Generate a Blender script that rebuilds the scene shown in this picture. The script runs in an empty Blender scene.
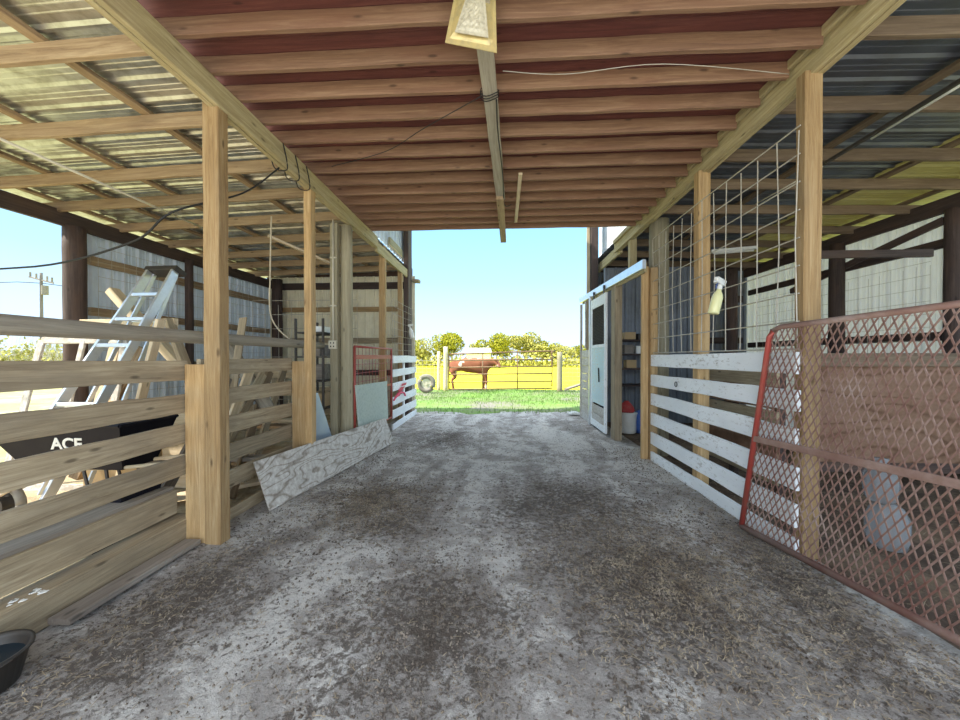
import bpy, bmesh, math, random
from mathutils import Vector, Matrix, Euler
random.seed(7)
R = random.Random(11)
C = bpy.context.scene.collection
sc = bpy.context.scene
PI = math.pi

# ------------------------------------------------------------ camera
cam_d = bpy.data.cameras.new('camera'); cam = bpy.data.objects.new('camera', cam_d); C.objects.link(cam)
cam_d.sensor_width = 36.0; cam_d.lens = 361.0 * 36.0 / 960.0; cam_d.clip_start = 0.02; cam_d.clip_end = 900
YAW = math.atan(20 / 361.0); PITCH = math.atan(3 / 361.6)
cam.location = (0, 0, 1.5); cam.rotation_euler = (PI / 2 - PITCH, 0, YAW)
sc.camera = cam

# ------------------------------------------------------------ exposure
sc.view_settings.view_transform = 'Standard'; sc.view_settings.look = 'None'
sc.view_settings.gamma = 1.0; sc.view_settings.exposure = 1.48; sc.view_settings.use_curve_mapping = False

# ------------------------------------------------------------ sky
wd = bpy.data.worlds.new('sky'); sc.world = wd; wd.use_nodes = True
nt = wd.node_tree; nt.nodes.clear()
wo = nt.nodes.new('ShaderNodeOutputWorld'); bg = nt.nodes.new('ShaderNodeBackground')
tc = nt.nodes.new('ShaderNodeTexCoord'); sx = nt.nodes.new('ShaderNodeSeparateXYZ'); rp = nt.nodes.new('ShaderNodeValToRGB')
nt.links.new(tc.outputs['Generated'], sx.inputs[0]); nt.links.new(sx.outputs['Z'], rp.inputs[0])
nt.links.new(rp.outputs[0], bg.inputs[0]); nt.links.new(bg.outputs[0], wo.inputs[0])
cr = rp.color_ramp
cr.elements[0].position = 0.0; cr.elements[0].color = (0.44, 0.54, 0.66, 1)
cr.elements[1].position = 1.0; cr.elements[1].color = (1.0, 1.05, 1.15, 1)
for p, c in ((0.10, (0.38, 0.52, 0.67)), (0.20, (0.28, 0.47, 0.66)), (0.36, (0.20, 0.45, 0.72)), (0.55, (0.6, 0.8, 1.0))):
    e = cr.elements.new(p); e.color = (*c, 1)
bg.inputs[1].default_value = 0.86

# ------------------------------------------------------------ sun, and an added fill lamp at the open barn end behind the camera
sun_d = bpy.data.lights.new('sun', 'SUN'); sun_d.energy = 3.6; sun_d.angle = 0.02; sun_d.color = (1.0, 0.93, 0.80)
sun = bpy.data.objects.new('sun', sun_d); C.objects.link(sun)
sun.rotation_euler = Vector((0.64, 0.22, -0.735)).to_track_quat('-Z', 'Y').to_euler()
ar_d = bpy.data.lights.new('fill_light_open_end', 'AREA'); ar_d.shape = 'RECTANGLE'; ar_d.size = 7.5; ar_d.size_y = 3.2
ar_d.energy = 92; ar_d.color = (0.97, 0.98, 1.0)
ar = bpy.data.objects.new('fill_light_open_end', ar_d); C.objects.link(ar)
ar.location = (0, -1.6, 1.75); ar.rotation_euler = (PI / 2, 0, 0)

# ============================================================ materials
def newmat(name):
    m = bpy.data.materials.new(name); m.use_nodes = True
    n = m.node_tree; b = n.nodes['Principled BSDF']
    return m, n, b
def node(n, t, **kw):
    x = n.nodes.new(t)
    for k, v in kw.items(): setattr(x, k, v)
    return x
def ramp(n, fac, stops):
    r = node(n, 'ShaderNodeValToRGB'); n.links.new(fac, r.inputs[0])
    e = r.color_ramp.elements
    e[0].position, e[0].color = stops[0][0], (*stops[0][1], 1)
    e[1].position, e[1].color = stops[-1][0], (*stops[-1][1], 1)
    for p, c in stops[1:-1]:
        q = e.new(p); q.color = (*c, 1)
    return r.outputs[0]
def g3(v): return (v, v, v)
def mixc(n, f, a, b, mode='MIX'):
    m = node(n, 'ShaderNodeMix', data_type='RGBA', blend_type=mode)
    if isinstance(f, float): m.inputs[0].default_value = f
    else: n.links.new(f, m.inputs[0])
    for i, v in ((6, a), (7, b)):
        if isinstance(v, tuple): m.inputs[i].default_value = (*v, 1)
        else: n.links.new(v, m.inputs[i])
    return m.outputs[2]
def noise(n, vec, scale, detail=6, rough=.6, dist=0):
    t = node(n, 'ShaderNodeTexNoise'); t.inputs['Scale'].default_value = scale; t.inputs['Detail'].default_value = detail
    t.inputs['Roughness'].default_value = rough; t.inputs['Distortion'].default_value = dist
    if vec is not None: n.links.new(vec, t.inputs['Vector'])
    return t.outputs[0]
def objvec(n, scale=(1, 1, 1), rnd=True):
    tcx = node(n, 'ShaderNodeTexCoord'); mp = node(n, 'ShaderNodeMapping'); mp.inputs['Scale'].default_value = scale
    n.links.new(tcx.outputs['Object'], mp.inputs['Vector'])
    if rnd:
        oi = node(n, 'ShaderNodeObjectInfo'); mu = node(n, 'ShaderNodeVectorMath', operation='SCALE')
        cb = node(n, 'ShaderNodeCombineXYZ')
        for k in range(3): n.links.new(oi.outputs['Random'], cb.inputs[k])
        n.links.new(cb.outputs[0], mu.inputs[0]); mu.inputs['Scale'].default_value = 57.0
        n.links.new(mu.outputs[0], mp.inputs['Location'])
    return mp.outputs[0]
def bump(n, b, h, strength=.3, dist=.01):
    bp = node(n, 'ShaderNodeBump'); bp.inputs['Strength'].default_value = strength; bp.inputs['Distance'].default_value = dist
    n.links.new(h, bp.inputs['Height']); n.links.new(bp.outputs[0], b.inputs['Normal'])

def wood(name, dark, mid, light, stain=(.25, .2, .15), stain_amt=.35, rough=.8, var=.25):
    """long grain along the object's own X axis"""
    m, n, b = newmat(name)
    v = objvec(n, (1.5, 30, 30)); v2 = objvec(n, (1.2, 4, 4)); v3 = objvec(n, (3, 9, 9))
    gr = noise(n, v, 1.0, 9, .78, .7)
    col = ramp(n, gr, [(.28, dark), (.5, mid), (.72, light)])
    st = noise(n, v2, 1.0, 4, .6)
    stf = ramp(n, st, [(.48, g3(0)), (.72, g3(stain_amt))])
    col = mixc(n, stf, col, stain)
    vo = node(n, 'ShaderNodeTexVoronoi'); vo.inputs['Scale'].default_value = 1.0; n.links.new(v3, vo.inputs['Vector'])
    kn = ramp(n, vo.outputs['Distance'], [(.06, g3(.75)), (.14, g3(0))])
    col = mixc(n, kn, col, tuple(c * .45 for c in dark))
    oi = node(n, 'ShaderNodeObjectInfo')
    vr = node(n, 'ShaderNodeMapRange'); n.links.new(oi.outputs['Random'], vr.inputs[0])
    vr.inputs['To Min'].default_value = 1 - var; vr.inputs['To Max'].default_value = 1 + var * .6
    hs = node(n, 'ShaderNodeHueSaturation'); n.links.new(vr.outputs[0], hs.inputs['Value']); n.links.new(col, hs.inputs['Color'])
    n.links.new(hs.outputs[0], b.inputs['Base Color']); b.inputs['Roughness'].default_value = rough
    bump(n, b, gr, .6, .006)
    return m
def paint(name, col, rough=.5, metal=0.0, dirt=(.3, .25, .2), amt=.3, scale=8, bmp=.1):
    m, n, b = newmat(name)
    v = objvec(n)
    no = noise(n, v, scale, 6, .65)
    f = ramp(n, no, [(.45, g3(0)), (.75, g3(amt))])
    c = mixc(n, f, col, dirt); n.links.new(c, b.inputs['Base Color'])
    b.inputs['Roughness'].default_value = rough; b.inputs['Metallic'].default_value = metal
    if name.startswith('black'): b.inputs['Specular IOR Level'].default_value = .15
    if bmp: bump(n, b, no, bmp, .003)
    return m
def whitewash(name, white=(.84, .86, .87), under=(.36, .32, .27), lo=.60, hi=.70):
    m, n, b = newmat(name)
    v = objvec(n, (14, 34, 34)); v2 = objvec(n, (1.5, 3, 3))
    no = noise(n, v, 1.0, 8, .75, .3)
    big = noise(n, v2, 1.0, 3, .5)
    ad = node(n, 'ShaderNodeMath', operation='MULTIPLY_ADD'); n.links.new(big, ad.inputs[0]); ad.inputs[1].default_value = .35
    n.links.new(no, ad.inputs[2])
    f = ramp(n, ad.outputs[0], [(lo + .14, g3(0)), (hi + .16, g3(.85))])
    tone = ramp(n, big, [(.3, tuple(c * .9 for c in white)), (.7, tuple(min(1, c * 1.08) for c in white))])
    c = mixc(n, f, tone, under); n.links.new(c, b.inputs['Base Color']); b.inputs['Roughness'].default_value = .75
    bump(n, b, no, .3, .003)
    return m

M = {}
M['pine'] = wood('pine_timber', (.22, .12, .045), (.42, .27, .12), (.60, .44, .24), (.26, .19, .11), .5)
M['beam'] = wood('beam_timber', (.22, .16, .07), (.42, .34, .18), (.60, .52, .33), (.36, .31, .2), .4, var=.1)
M['fence'] = wood('weathered_fence_board', (.17, .12, .07), (.38, .30, .19), (.58, .48, .33), (.20, .16, .11), .7)
M['joist'] = wood('joist_timber', (.12, .06, .035), (.22, .12, .07), (.34, .215, .13), (.22, .10, .06), .5, var=.12)
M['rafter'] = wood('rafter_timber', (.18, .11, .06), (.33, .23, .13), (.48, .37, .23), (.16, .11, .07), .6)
M['shaded_rafter'] = wood('shaded_rafter_timber', (.09, .06, .035), (.18, .125, .08), (.28, .21, .14), (.09, .06, .04), .6)  # rafter timber darkened, the dimness under the right roof put into its colour
M['dark_wood'] = wood('dark_creosote_timber', (.03, .018, .016), (.065, .043, .037), (.12, .085, .07), (.15, .08, .045), .5)
M['pole'] = wood('grey_round_pole', (.20, .16, .12), (.34, .30, .23), (.48, .43, .34), (.2, .17, .13), .4)
M['greenpole'] = wood('green_grey_treated_pole', (.20, .17, .10), (.33, .29, .19), (.45, .40, .28), (.2, .17, .1), .4)
M['grey_wood'] = wood('grey_dirty_plank', (.16, .13, .10), (.27, .23, .19), (.40, .36, .31), (.14, .11, .09), .5)
M['bright_wood'] = wood('pale_cut_lumber', (.45, .33, .19), (.66, .53, .35), (.80, .70, .52), (.4, .3, .2), .25)
M['white_board'] = whitewash('whitewashed_board')
M['dirty_white_board'] = whitewash('dirty_whitewashed_board', (.62, .60, .56), (.33, .27, .2), .42, .62)
M['deck'] = wood('red_brown_deck_boards', (.085, .026, .022), (.145, .045, .036), (.23, .09, .065), (.05, .018, .018), .5, rough=.7, var=.05)
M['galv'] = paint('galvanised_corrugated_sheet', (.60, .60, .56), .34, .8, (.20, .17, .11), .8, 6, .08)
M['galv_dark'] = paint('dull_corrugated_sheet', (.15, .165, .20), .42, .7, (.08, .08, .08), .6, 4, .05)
M['wallmetal'] = paint('pale_blue_white_wall_sheet', (.66, .72, .78), .45, .1, (.38, .36, .32), .5, 3, .03)
def mk_trans(name, col, tr, frac, nsc=4):
    m, n, b = newmat(name); v = objvec(n); no = noise(n, v, nsc, 5, .6)
    c = mixc(n, ramp(n, no, [(.45, g3(0)), (.8, g3(.4))]), col, tuple(k * .6 for k in col)); n.links.new(c, b.inputs['Base Color']); b.inputs['Roughness'].default_value = .4
    t = node(n, 'ShaderNodeBsdfTranslucent'); t.inputs[0].default_value = (*tr, 1); mx = node(n, 'ShaderNodeMixShader'); mx.inputs[0].default_value = frac
    out = n.nodes['Material Output']; n.links.new(b.outputs[0], mx.inputs[1]); n.links.new(t.outputs[0], mx.inputs[2]); n.links.new(mx.outputs[0], out.inputs[0]); return m
M['fibre_white'] = mk_trans('pale_fibreglass_wall_sheet', (.66, .70, .74), (.96, .90, .84), .55)
M['fibre_left'] = mk_trans('thin_pale_wall_sheet', (.66, .72, .78), (.7, .78, .85), .12)
M['bounce_yellow'] = mk_trans('roof_sheet_bounce_glow', (.42, .39, .20), (.50, .45, .17), .22, 7)  # yellow ground-bounce glow put into this sheet's colour and translucency
M['creammetal'] = paint('cream_wall_sheet', (.86, .80, .60), .5, .05, (.40, .34, .24), .5, 3, .03)
M['greymetal'] = paint('grey_wall_sheet', (.20, .22, .25), .5, .2, (.09, .09, .09), .5, 3, .03)
M['wire'] = paint('galvanised_wire', (.44, .41, .34), .5, .0, (.22, .16, .10), .6, 20, 0)
M['cable'] = paint('black_cable', (.03, .03, .03), .6, 0, (.06, .05, .04), .3, 8, 0)
M['conduit'] = paint('pale_conduit', (.62, .58, .46), .5, 0, (.35, .3, .22), .4, 10, 0)
M['alu'] = paint('aluminium', (.74, .77, .80), .3, .75, (.45, .45, .45), .4, 10, .03)
M['black'] = paint('black_plastic', (.008, .008, .014), .5, 0, (.03, .027, .024), .3, 6, .03)
M['darkmetal'] = paint('dark_steel', (.05, .045, .04), .5, .4, (.1, .07, .05), .5, 8, 0)
M['white'] = paint('white_plastic', (.80, .80, .76), .4, 0, (.5, .45, .35), .3, 8, 0)
M['blue_sheet'] = paint('blue_grey_sheet', (.40, .48, .56), .4, .3, (.55, .6, .62), .5, 4, .05)
M['blue'] = paint('blue_plastic', (.03, .10, .35), .5); M['red'] = paint('red_cloth', (.45, .04, .04), .8)
M['pink'] = paint('pink_ribbon', (.75, .08, .16), .6, 0, (.6, .1, .15), .2)
M['door_blue'] = whitewash('pale_blue_door_paint', (.56, .72, .76), (.62, .6, .5), .52, .66)
M['cardboard'] = paint('cardboard', (.50, .35, .18), .85)
M['yellow_liquid'] = paint('yellowish_spray_bottle', (.82, .80, .42), .3, 0, (.8, .8, .6), .3, 6, 0)
M['gatebrown'] = paint('brown_gate_tube', (.20, .12, .06), .55, .2, (.3, .2, .1), .5, 10, 0)
M['farwhite'] = paint('white_shed_roof', (.85, .85, .85), .5)
M['tyre'] = paint('grey_tyre_rubber', (.20, .18, .15), .8, 0, (.35, .33, .28), .6, 5)
M['rope'] = paint('pale_rope', (.55, .48, .35), .9)

def mk_rust():
    m, n, b = newmat('rusty_red_steel'); v = objvec(n)
    a = noise(n, v, 3, 5, .6); c2 = noise(n, v, 30, 6, .7)
    base = ramp(n, a, [(.35, (.20, .09, .07)), (.55, (.29, .18, .145)), (.75, (.42, .32, .28))])
    sp = ramp(n, c2, [(.45, g3(0)), (.7, g3(.5))])
    n.links.new(mixc(n, sp, base, (.22, .13, .08)), b.inputs['Base Color']); b.inputs['Roughness'].default_value = .6
    b.inputs['Metallic'].default_value = .15
    return m
M['rust'] = mk_rust(); M['redpaint'] = paint('faded_red_paint', (.36, .06, .045), .5, .1, (.25, .14, .1), .6, 6, 0)

def mk_ply(name, a, bb, cc, sc_=1.0):
    m, n, b = newmat(name); v = objvec(n, (.8 * sc_, 3 * sc_, 3 * sc_))
    lo = noise(n, v, .9, 2, .45, .3); no = noise(n, objvec(n), 18, 8, .75)
    ml = node(n, 'ShaderNodeMath', operation='MULTIPLY'); n.links.new(lo, ml.inputs[0]); ml.inputs[1].default_value = 75
    sn = node(n, 'ShaderNodeMath', operation='SINE'); n.links.new(ml.outputs[0], sn.inputs[0])
    rg = ramp(n, sn.outputs[0], [(.0, g3(0)), (.75, g3(.25)), (1.0, g3(1))])
    mx = node(n, 'ShaderNodeMath', operation='MULTIPLY_ADD'); n.links.new(rg, mx.inputs[0]); mx.inputs[1].default_value = -.30
    n.links.new(no, mx.inputs[2])
    col = ramp(n, mx.outputs[0], [(.10, a), (.38, bb), (.62, cc)])
    n.links.new(col, b.inputs['Base Color']); b.inputs['Roughness'].default_value = .8; bump(n, b, mx.outputs[0], .3, .003)
    return m
M['ply'] = mk_ply('weathered_plywood', (.22, .18, .14), (.42, .375, .32), (.66, .63, .58), 1.5)
M['ply_brown'] = mk_ply('brown_plywood', (.13, .065, .035), (.22, .12, .07), (.30, .18, .12), .5)
M['green_panel'] = paint('grey_green_speckled_panel', (.50, .56, .50), .8, 0, (.30, .38, .33), .8, 26, .2)

def mk_floor():
    m, n, b = newmat('packed_dirt_floor'); v = objvec(n, rnd=False)
    a = noise(n, objvec(n, (1.5, .45, 1), False), 1.0, 6, .65, .8); d = noise(n, v, 3.6, 10, .78, .6); e = noise(n, v, 38, 8, .75); s = noise(n, v, 9, 8, .7)
    # patches of trodden manure with a place of their own
    tot = None
    for cx, cy, rx, ry in ((-1.35, 3.75, .55, .5), (-.95, 3.2, .4, .3), (1.0, 2.5, .75, .85), (.7, 3.6, .7, .9), (-1.0, 6.6, .5, .7), (1.9, 2.4, .3, .8), (-1.9, 2.1, .45, .7), (-.45, 2.0, .6, .5)):
        mp = node(n, 'ShaderNodeMapping'); n.links.new(v, mp.inputs['Vector'])
        mp.inputs['Scale'].default_value = (1 / rx, 1 / ry, 0); mp.inputs['Location'].default_value = (-cx / rx, -cy / ry, 0)
        ln = node(n, 'ShaderNodeVectorMath', operation='LENGTH'); n.links.new(mp.outputs[0], ln.inputs[0])
        mr = node(n, 'ShaderNodeMapRange', interpolation_type='SMOOTHSTEP'); n.links.new(ln.outputs['Value'], mr.inputs[0])
        mr.inputs['From Min'].default_value = .0; mr.inputs['From Max'].default_value = 1.9; mr.inputs['To Min'].default_value = 1; mr.inputs['To Max'].default_value = 0
        if tot is None: tot = mr.outputs[0]
        else:
            mm = node(n, 'ShaderNodeMath', operation='MAXIMUM'); n.links.new(tot, mm.inputs[0]); n.links.new(mr.outputs[0], mm.inputs[1]); tot = mm.outputs[0]
    def madd(x, k, y):
        q = node(n, 'ShaderNodeMath', operation='MULTIPLY_ADD'); n.links.new(x, q.inputs[0]); q.inputs[1].default_value = k
        if isinstance(y, float): q.inputs[2].default_value = y
        else: n.links.new(y, q.inputs[2])
        return q.outputs[0]
    cloud = madd(a, .9, madd(tot, -.14, d))
    col = ramp(n, cloud, [(.64, (.16, .135, .11)), (.80, (.27, .24, .215)), (.94, (.40, .37, .34)), (1.1, (.57, .54, .50))])
    crumb = noise(n, v, 22, 9, .8, .4); lowc = noise(n, v, 2.2, 5, .7, .5)
    cm = madd(tot, .13, madd(lowc, .30, crumb))
    col = mixc(n, ramp(n, cm, [(.70, g3(0)), (.78, g3(.85))]), col, (.075, .055, .04))
    col = mixc(n, ramp(n, e, [(.60, g3(0)), (.72, g3(.5))]), col, (.60, .56, .50))
    n.links.new(col, b.inputs['Base Color']); b.inputs['Roughness'].default_value = .95
    hh = node(n, 'ShaderNodeMath', operation='MULTIPLY_ADD'); n.links.new(e, hh.inputs[0]); hh.inputs[1].default_value = .5; n.links.new(s, hh.inputs[2])
    bump(n, b, hh.outputs[0], .9, .03)
    return m
M['dirt'] = mk_floor()
def mk_ground(name, stops, scale=1.2, e_scale=20, bstr=.5):
    m, n, b = newmat(name); v = objvec(n, rnd=False)
    a = noise(n, v, scale, 7, .65, .3); e = noise(n, v, e_scale, 6, .7)
    ad = node(n, 'ShaderNodeMath', operation='MULTIPLY_ADD'); n.links.new(e, ad.inputs[0]); ad.inputs[1].default_value = .5; n.links.new(a, ad.inputs[2])
    n.links.new(ramp(n, ad.outputs[0], stops), b.inputs['Base Color']); b.inputs['Roughness'].default_value = 1
    bump(n, b, e, bstr, .03); return m
M['straw_floor'] = mk_ground('straw_strewn_floor', [(.5, (.20, .14, .08)), (.72, (.42, .33, .2)), (.95, (.62, .52, .35))], 1.5, 30)
M['stall_floor'] = mk_ground('brown_bedding', [(.5, (.045, .028, .018)), (.72, (.10, .065, .045)), (.95, (.22, .155, .10))], 2, 30)
M['yard'] = mk_ground('yard_grass', [(.58, (.24, .22, .20)), (.70, (.20, .24, .10)), (.85, (.16, .32, .05)), (1.0, (.30, .42, .10))], .5, 8)
M['field'] = mk_ground('yellow_flowering_field', [(.5, (.42, .42, .005)), (.75, (.66, .62, .008)), (1.0, (.78, .72, .03))], .25, 4)
M['sideground'] = mk_ground('sunlit_dry_ground', [(.5, (.22, .22, .07)), (.75, (.36, .34, .15)), (1.0, (.5, .47, .3))], .5, 6)
def blade_mat(name, a, bb):
    m, n, b = newmat(name); v = objvec(n, rnd=False); no = noise(n, v, 7, 3, .6)
    n.links.new(ramp(n, no, [(.35, a), (.65, bb)]), b.inputs['Base Color']); b.inputs['Roughness'].default_value = .9; return m
M['grass'] = blade_mat('grass_blades', (.09, .20, .03), (.22, .34, .09))
M['straw'] = blade_mat('straw', (.22, .16, .10), (.52, .42, .28))
M['clod'] = blade_mat('dirt_crumbs', (.05, .035, .025), (.22, .18, .14))
M['leaf'] = blade_mat('yellow_green_leaves', (.14, .17, .01), (.52, .48, .03))
M['leafpale'] = blade_mat('pale_yellow_leaves', (.22, .22, .04), (.60, .55, .13))
M['twig'] = blade_mat('pale_twigs', (.45, .40, .30), (.70, .65, .52))
def mk_cow():
    m, n, b = newmat('red_brown_coat'); v = objvec(n, rnd=False); no = noise(n, v, 1.6, 3, .5)
    n.links.new(ramp(n, no, [(.42, (.22, .07, .03)), (.60, (.30, .11, .05)), (.63, (.72, .6, .5))]), b.inputs['Base Color']); b.inputs['Roughness'].default_value = .85; return m
M['cow'] = mk_cow()
def mk_glassy(name, col, rough, alpha, tr):
    m, n, b = newmat(name); b.inputs['Base Color'].default_value = (*col, 1); b.inputs['Roughness'].default_value = rough
    b.inputs['Transmission Weight'].default_value = tr; b.inputs['Alpha'].default_value = alpha; b.inputs['IOR'].default_value = 1.2
    return m
M['clearbag'] = mk_glassy('cloudy_plastic', (.42, .44, .46), .2, .62, .3)
M['water'] = mk_glassy('bucket_water', (.02, .03, .04), .03, 1, 0)
M['foil'] = paint('crinkled_yellowed_foil_bag', (.58, .46, .20), .35, .3, (.34, .29, .17), .8, 22, 1.0)
M['baglabel'] = paint('grey_printed_window', (.52, .48, .36), .4, .1, (.25, .22, .15), .8, 60, .2)
M['tube'] = paint('white_tube', (.85, .85, .80), .3)

# ============================================================ object helpers
WM = {}
def put(o, mw, parent=None):
    WM[o.name] = mw
    if parent is not None:
        o.parent = parent; o.matrix_local = WM[parent.name].inverted() @ mw
    else: o.matrix_local = mw
    C.objects.link(o); return o
def tag(o, label=None, cat=None, group=None, kind=None):
    if label: o['label'] = label
    if cat: o['category'] = cat
    if group: o['group'] = group
    if kind: o['kind'] = kind
    return o
def empty(name, loc, label, cat, group=None):
    o = bpy.data.objects.new(name, None); o.empty_display_size = .1
    put(o, Matrix.Translation(loc)); return tag(o, label, cat, group)
def mesh_obj(name, verts, faces, mat, mw=Matrix(), parent=None, smooth=False):
    me = bpy.data.meshes.new(name); me.from_pydata([tuple(v) for v in verts], [], faces); me.update()
    if smooth: me.polygons.foreach_set('use_smooth', [True] * len(me.polygons))
    me.materials.append(M[mat] if isinstance(mat, str) else mat)
    return put(bpy.data.objects.new(name, me), mw, parent)
def axes(a, b, up=(0, 0, 1)):
    a, b = Vector(a), Vector(b); x = (b - a).normalized(); u = Vector(up)
    if abs(x.dot(u.normalized())) > .995: u = Vector((0, 1, 0)) if abs(x.y) < .9 else Vector((1, 0, 0))
    y = u.cross(x).normalized(); z = x.cross(y).normalized()
    m = Matrix((x, y, z)).transposed().to_4x4(); m.translation = (a + b) / 2
    return m, (b - a).length
def board(name, mat, a, b, w, t, up=(0, 0, 1), parent=None, seg=None, jit=.0025, cham=.004):
    """sawn timber from a to b; w across along up, t the other way"""
    mw, L = axes(a, b, up); seg = seg or max(2, int(L / .25)); vs = []; fs = []
    c = min(cham, w * .2, t * .2); hw, ht = w / 2, t / 2
    prof = [(ht - c, hw), (ht, hw - c), (ht, -hw + c), (ht - c, -hw), (-ht + c, -hw), (-ht, -hw + c), (-ht, hw - c), (-ht + c, hw)]
    for i in range(seg + 1):
        x = -L / 2 + L * i / seg; oy, oz = R.uniform(-jit, jit), R.uniform(-jit, jit); s = 1 + R.uniform(-jit, jit) * 6
        if i in (0, seg): oy = oz = 0
        for (y, z) in prof: vs.append((x, y * (1 + R.uniform(-jit, jit) * 2) + oy, z * s + oz))
    for i in range(seg):
        for k in range(8):
            k2 = (k + 1) % 8; fs.append((i * 8 + k, i * 8 + k2, i * 8 + 8 + k2, i * 8 + 8 + k))
    fs.append(tuple(range(7, -1, -1))); fs.append(tuple(seg * 8 + k for k in range(8)))
    fs = [tuple(reversed(f)) for f in fs]
    return mesh_obj(name, vs, fs, mat, mw, parent)
def pole(name, mat, a, b, r0, r1=None, parent=None, n=14, wob=.02, seg=None, bend=0):
    r1 = r1 or r0; mw, L = axes(a, b); seg = seg or max(1, int(L / .3)); vs = []; fs = []
    for i in range(seg + 1):
        t = i / seg; r = r0 + (r1 - r0) * t
        for k in range(n):
            an = 2 * PI * k / n; rr = r * (1 + R.uniform(-wob, wob))
            vs.append((-L / 2 + L * t, rr * math.cos(an), rr * math.sin(an) + bend * math.sin(PI * t)))
    for i in range(seg):
        for k in range(n):
            k2 = (k + 1) % n; fs.append((i * n + k2, i * n + k, i * n + n + k, i * n + n + k2))
    o = mesh_obj(name, vs, fs + [tuple(range(n)), tuple(seg * n + k for k in reversed(range(n)))], mat, mw, parent)
    for p in o.data.polygons: p.use_smooth = len(p.vertices) == 4
    return o
class MB:
    def __init__(s): s.v = []; s.f = []
    def quad(s, *p):
        i = len(s.v); s.v += [tuple(q) for q in p]; s.f.append(tuple(range(i, i + len(p))))
    def box(s, c, d, rot=None):
        i = len(s.v); hx, hy, hz = d[0] / 2, d[1] / 2, d[2] / 2
        for x in (-hx, hx):
            for y in (-hy, hy):
                for z in (-hz, hz):
                    p = Vector((x, y, z))
                    if rot: p = rot @ p
                    s.v.append(tuple(p + Vector(c)))
        for f in ((0, 1, 3, 2), (4, 6, 7, 5), (0, 4, 5, 1), (2, 3, 7, 6), (0, 2, 6, 4), (1, 5, 7, 3)): s.f.append(tuple(i + k for k in f))
    def tube(s, pts, r, n=6, cap=True):
        pts = [Vector(p) for p in pts]; i0 = len(s.v); m = len(pts)
        for j, p in enumerate(pts):
            d = (pts[min(j + 1, m - 1)] - pts[max(j - 1, 0)]).normalized()
            u = Vector((0, 0, 1)) if abs(d.z) < .9 else Vector((1, 0, 0))
            y = u.cross(d).normalized(); z = d.cross(y); rr = r[j] if isinstance(r, (list, tuple)) else r
            for k in range(n):
                an = 2 * PI * k / n; s.v.append(tuple(p + y * math.cos(an) * rr + z * math.sin(an) * rr))
        for j in range(m - 1):
            for k in range(n):
                k2 = (k + 1) % n; a = i0 + j * n
                s.f.append((a + k, a + k2, a + n + k2, a + n + k))
        if cap: s.f.append(tuple(i0 + k for k in reversed(range(n)))); s.f.append(tuple(i0 + (m - 1) * n + k for k in range(n)))
    def lathe(s, prof, c=(0, 0, 0), n=20, fn=None):
        i0 = len(s.v); m = len(prof)
        for (r, z) in prof:
            for k in range(n):
                an = 2 * PI * k / n; rr = r * (fn(an, z) if fn else 1)
                s.v.append((c[0] + rr * math.cos(an), c[1] + rr * math.sin(an), c[2] + z))
        for j in range(m - 1):
            for k in range(n):
                k2 = (k + 1) % n; a = i0 + j * n; s.f.append((a + k, a + k2, a + n + k2, a + n + k))
        s.f.append(tuple(i0 + k for k in reversed(range(n)))); s.f.append(tuple(i0 + (m - 1) * n + k for k in range(n)))
    def build(s, name, mat, parent=None, smooth=False, loc=None, rot=None):
        """vertices are in world space, or around loc when loc is given"""
        if loc is None:
            xs = [sum(v[k] for v in s.v) / len(s.v) for k in range(3)]
            vs = [(v[0] - xs[0], v[1] - xs[1], v[2] - xs[2]) for v in s.v]; mw = Matrix.Translation(xs)
        else: vs = s.v; mw = Matrix.Translation(loc) @ (rot.to_matrix().to_4x4() if rot else Matrix())
        return mesh_obj(name, vs, s.f, mat, mw, parent, smooth)
def smoothpath(pts, k=8, sag=0):
    P = [Vector(p) for p in pts]; out = []
    for i in range(len(P) - 1):
        p0, p1, p2, p3 = P[max(i - 1, 0)], P[i], P[i + 1], P[min(i + 2, len(P) - 1)]
        for j in range(k):
            t = j / k
            out.append(.5 * ((2 * p1) + (p2 - p0) * t + (2 * p0 - 5 * p1 + 4 * p2 - p3) * t * t + (3 * p1 - p0 - 3 * p2 + p3) * t ** 3))
    out.append(P[-1]); return out
def sheet(name, mat, o, u, v, nrm, pitch=.2286, h=.034, parent=None, thick=.0015, minor=True):
    """ribbed metal sheet: origin o, spans vector u (across the ribs) and v (along them), ribs stand out along nrm"""
    o, u, v, nrm = Vector(o), Vector(u), Vector(v), Vector(nrm).normalized(); L = u.length; ud = u.normalized(); pr = []; x = 0
    while x < L:
        for dx, z in ((0, 0), (.018, h), (.042, h), (.06, 0)):
            if x + dx <= L: pr.append((x + dx, z))
        if minor:
            for q in (.1, .155):
                for dx, z in ((0, 0), (.006, h * .22), (.016, h * .22), (.022, 0)):
                    if x + q + dx < L: pr.append((x + q + dx, z))
        x += pitch
    pr.append((L, 0)); vs = []; fs = []; n = len(pr); cen = o + u / 2 + v / 2
    for lay in (0, 1):
        for (x, z) in pr:
            for e in (0, 1): vs.append(o + ud * x + v * e + nrm * (z - lay * thick) - cen)
    for k in range(n - 1):
        a = 2 * k; fs.append((a, a + 1, a + 3, a + 2)); a += 2 * n; fs.append((a, a + 2, a + 3, a + 1))
    for e in (0, 1):
        for k in range(n - 1): fs.append((2 * k + e, 2 * k + 2 + e, 2 * n + 2 * k + 2 + e, 2 * n + 2 * k + e))
    return mesh_obj(name, vs, fs, mat, Matrix.Translation(cen), parent)
def struct(o): o['kind'] = 'structure'; return o

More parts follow.
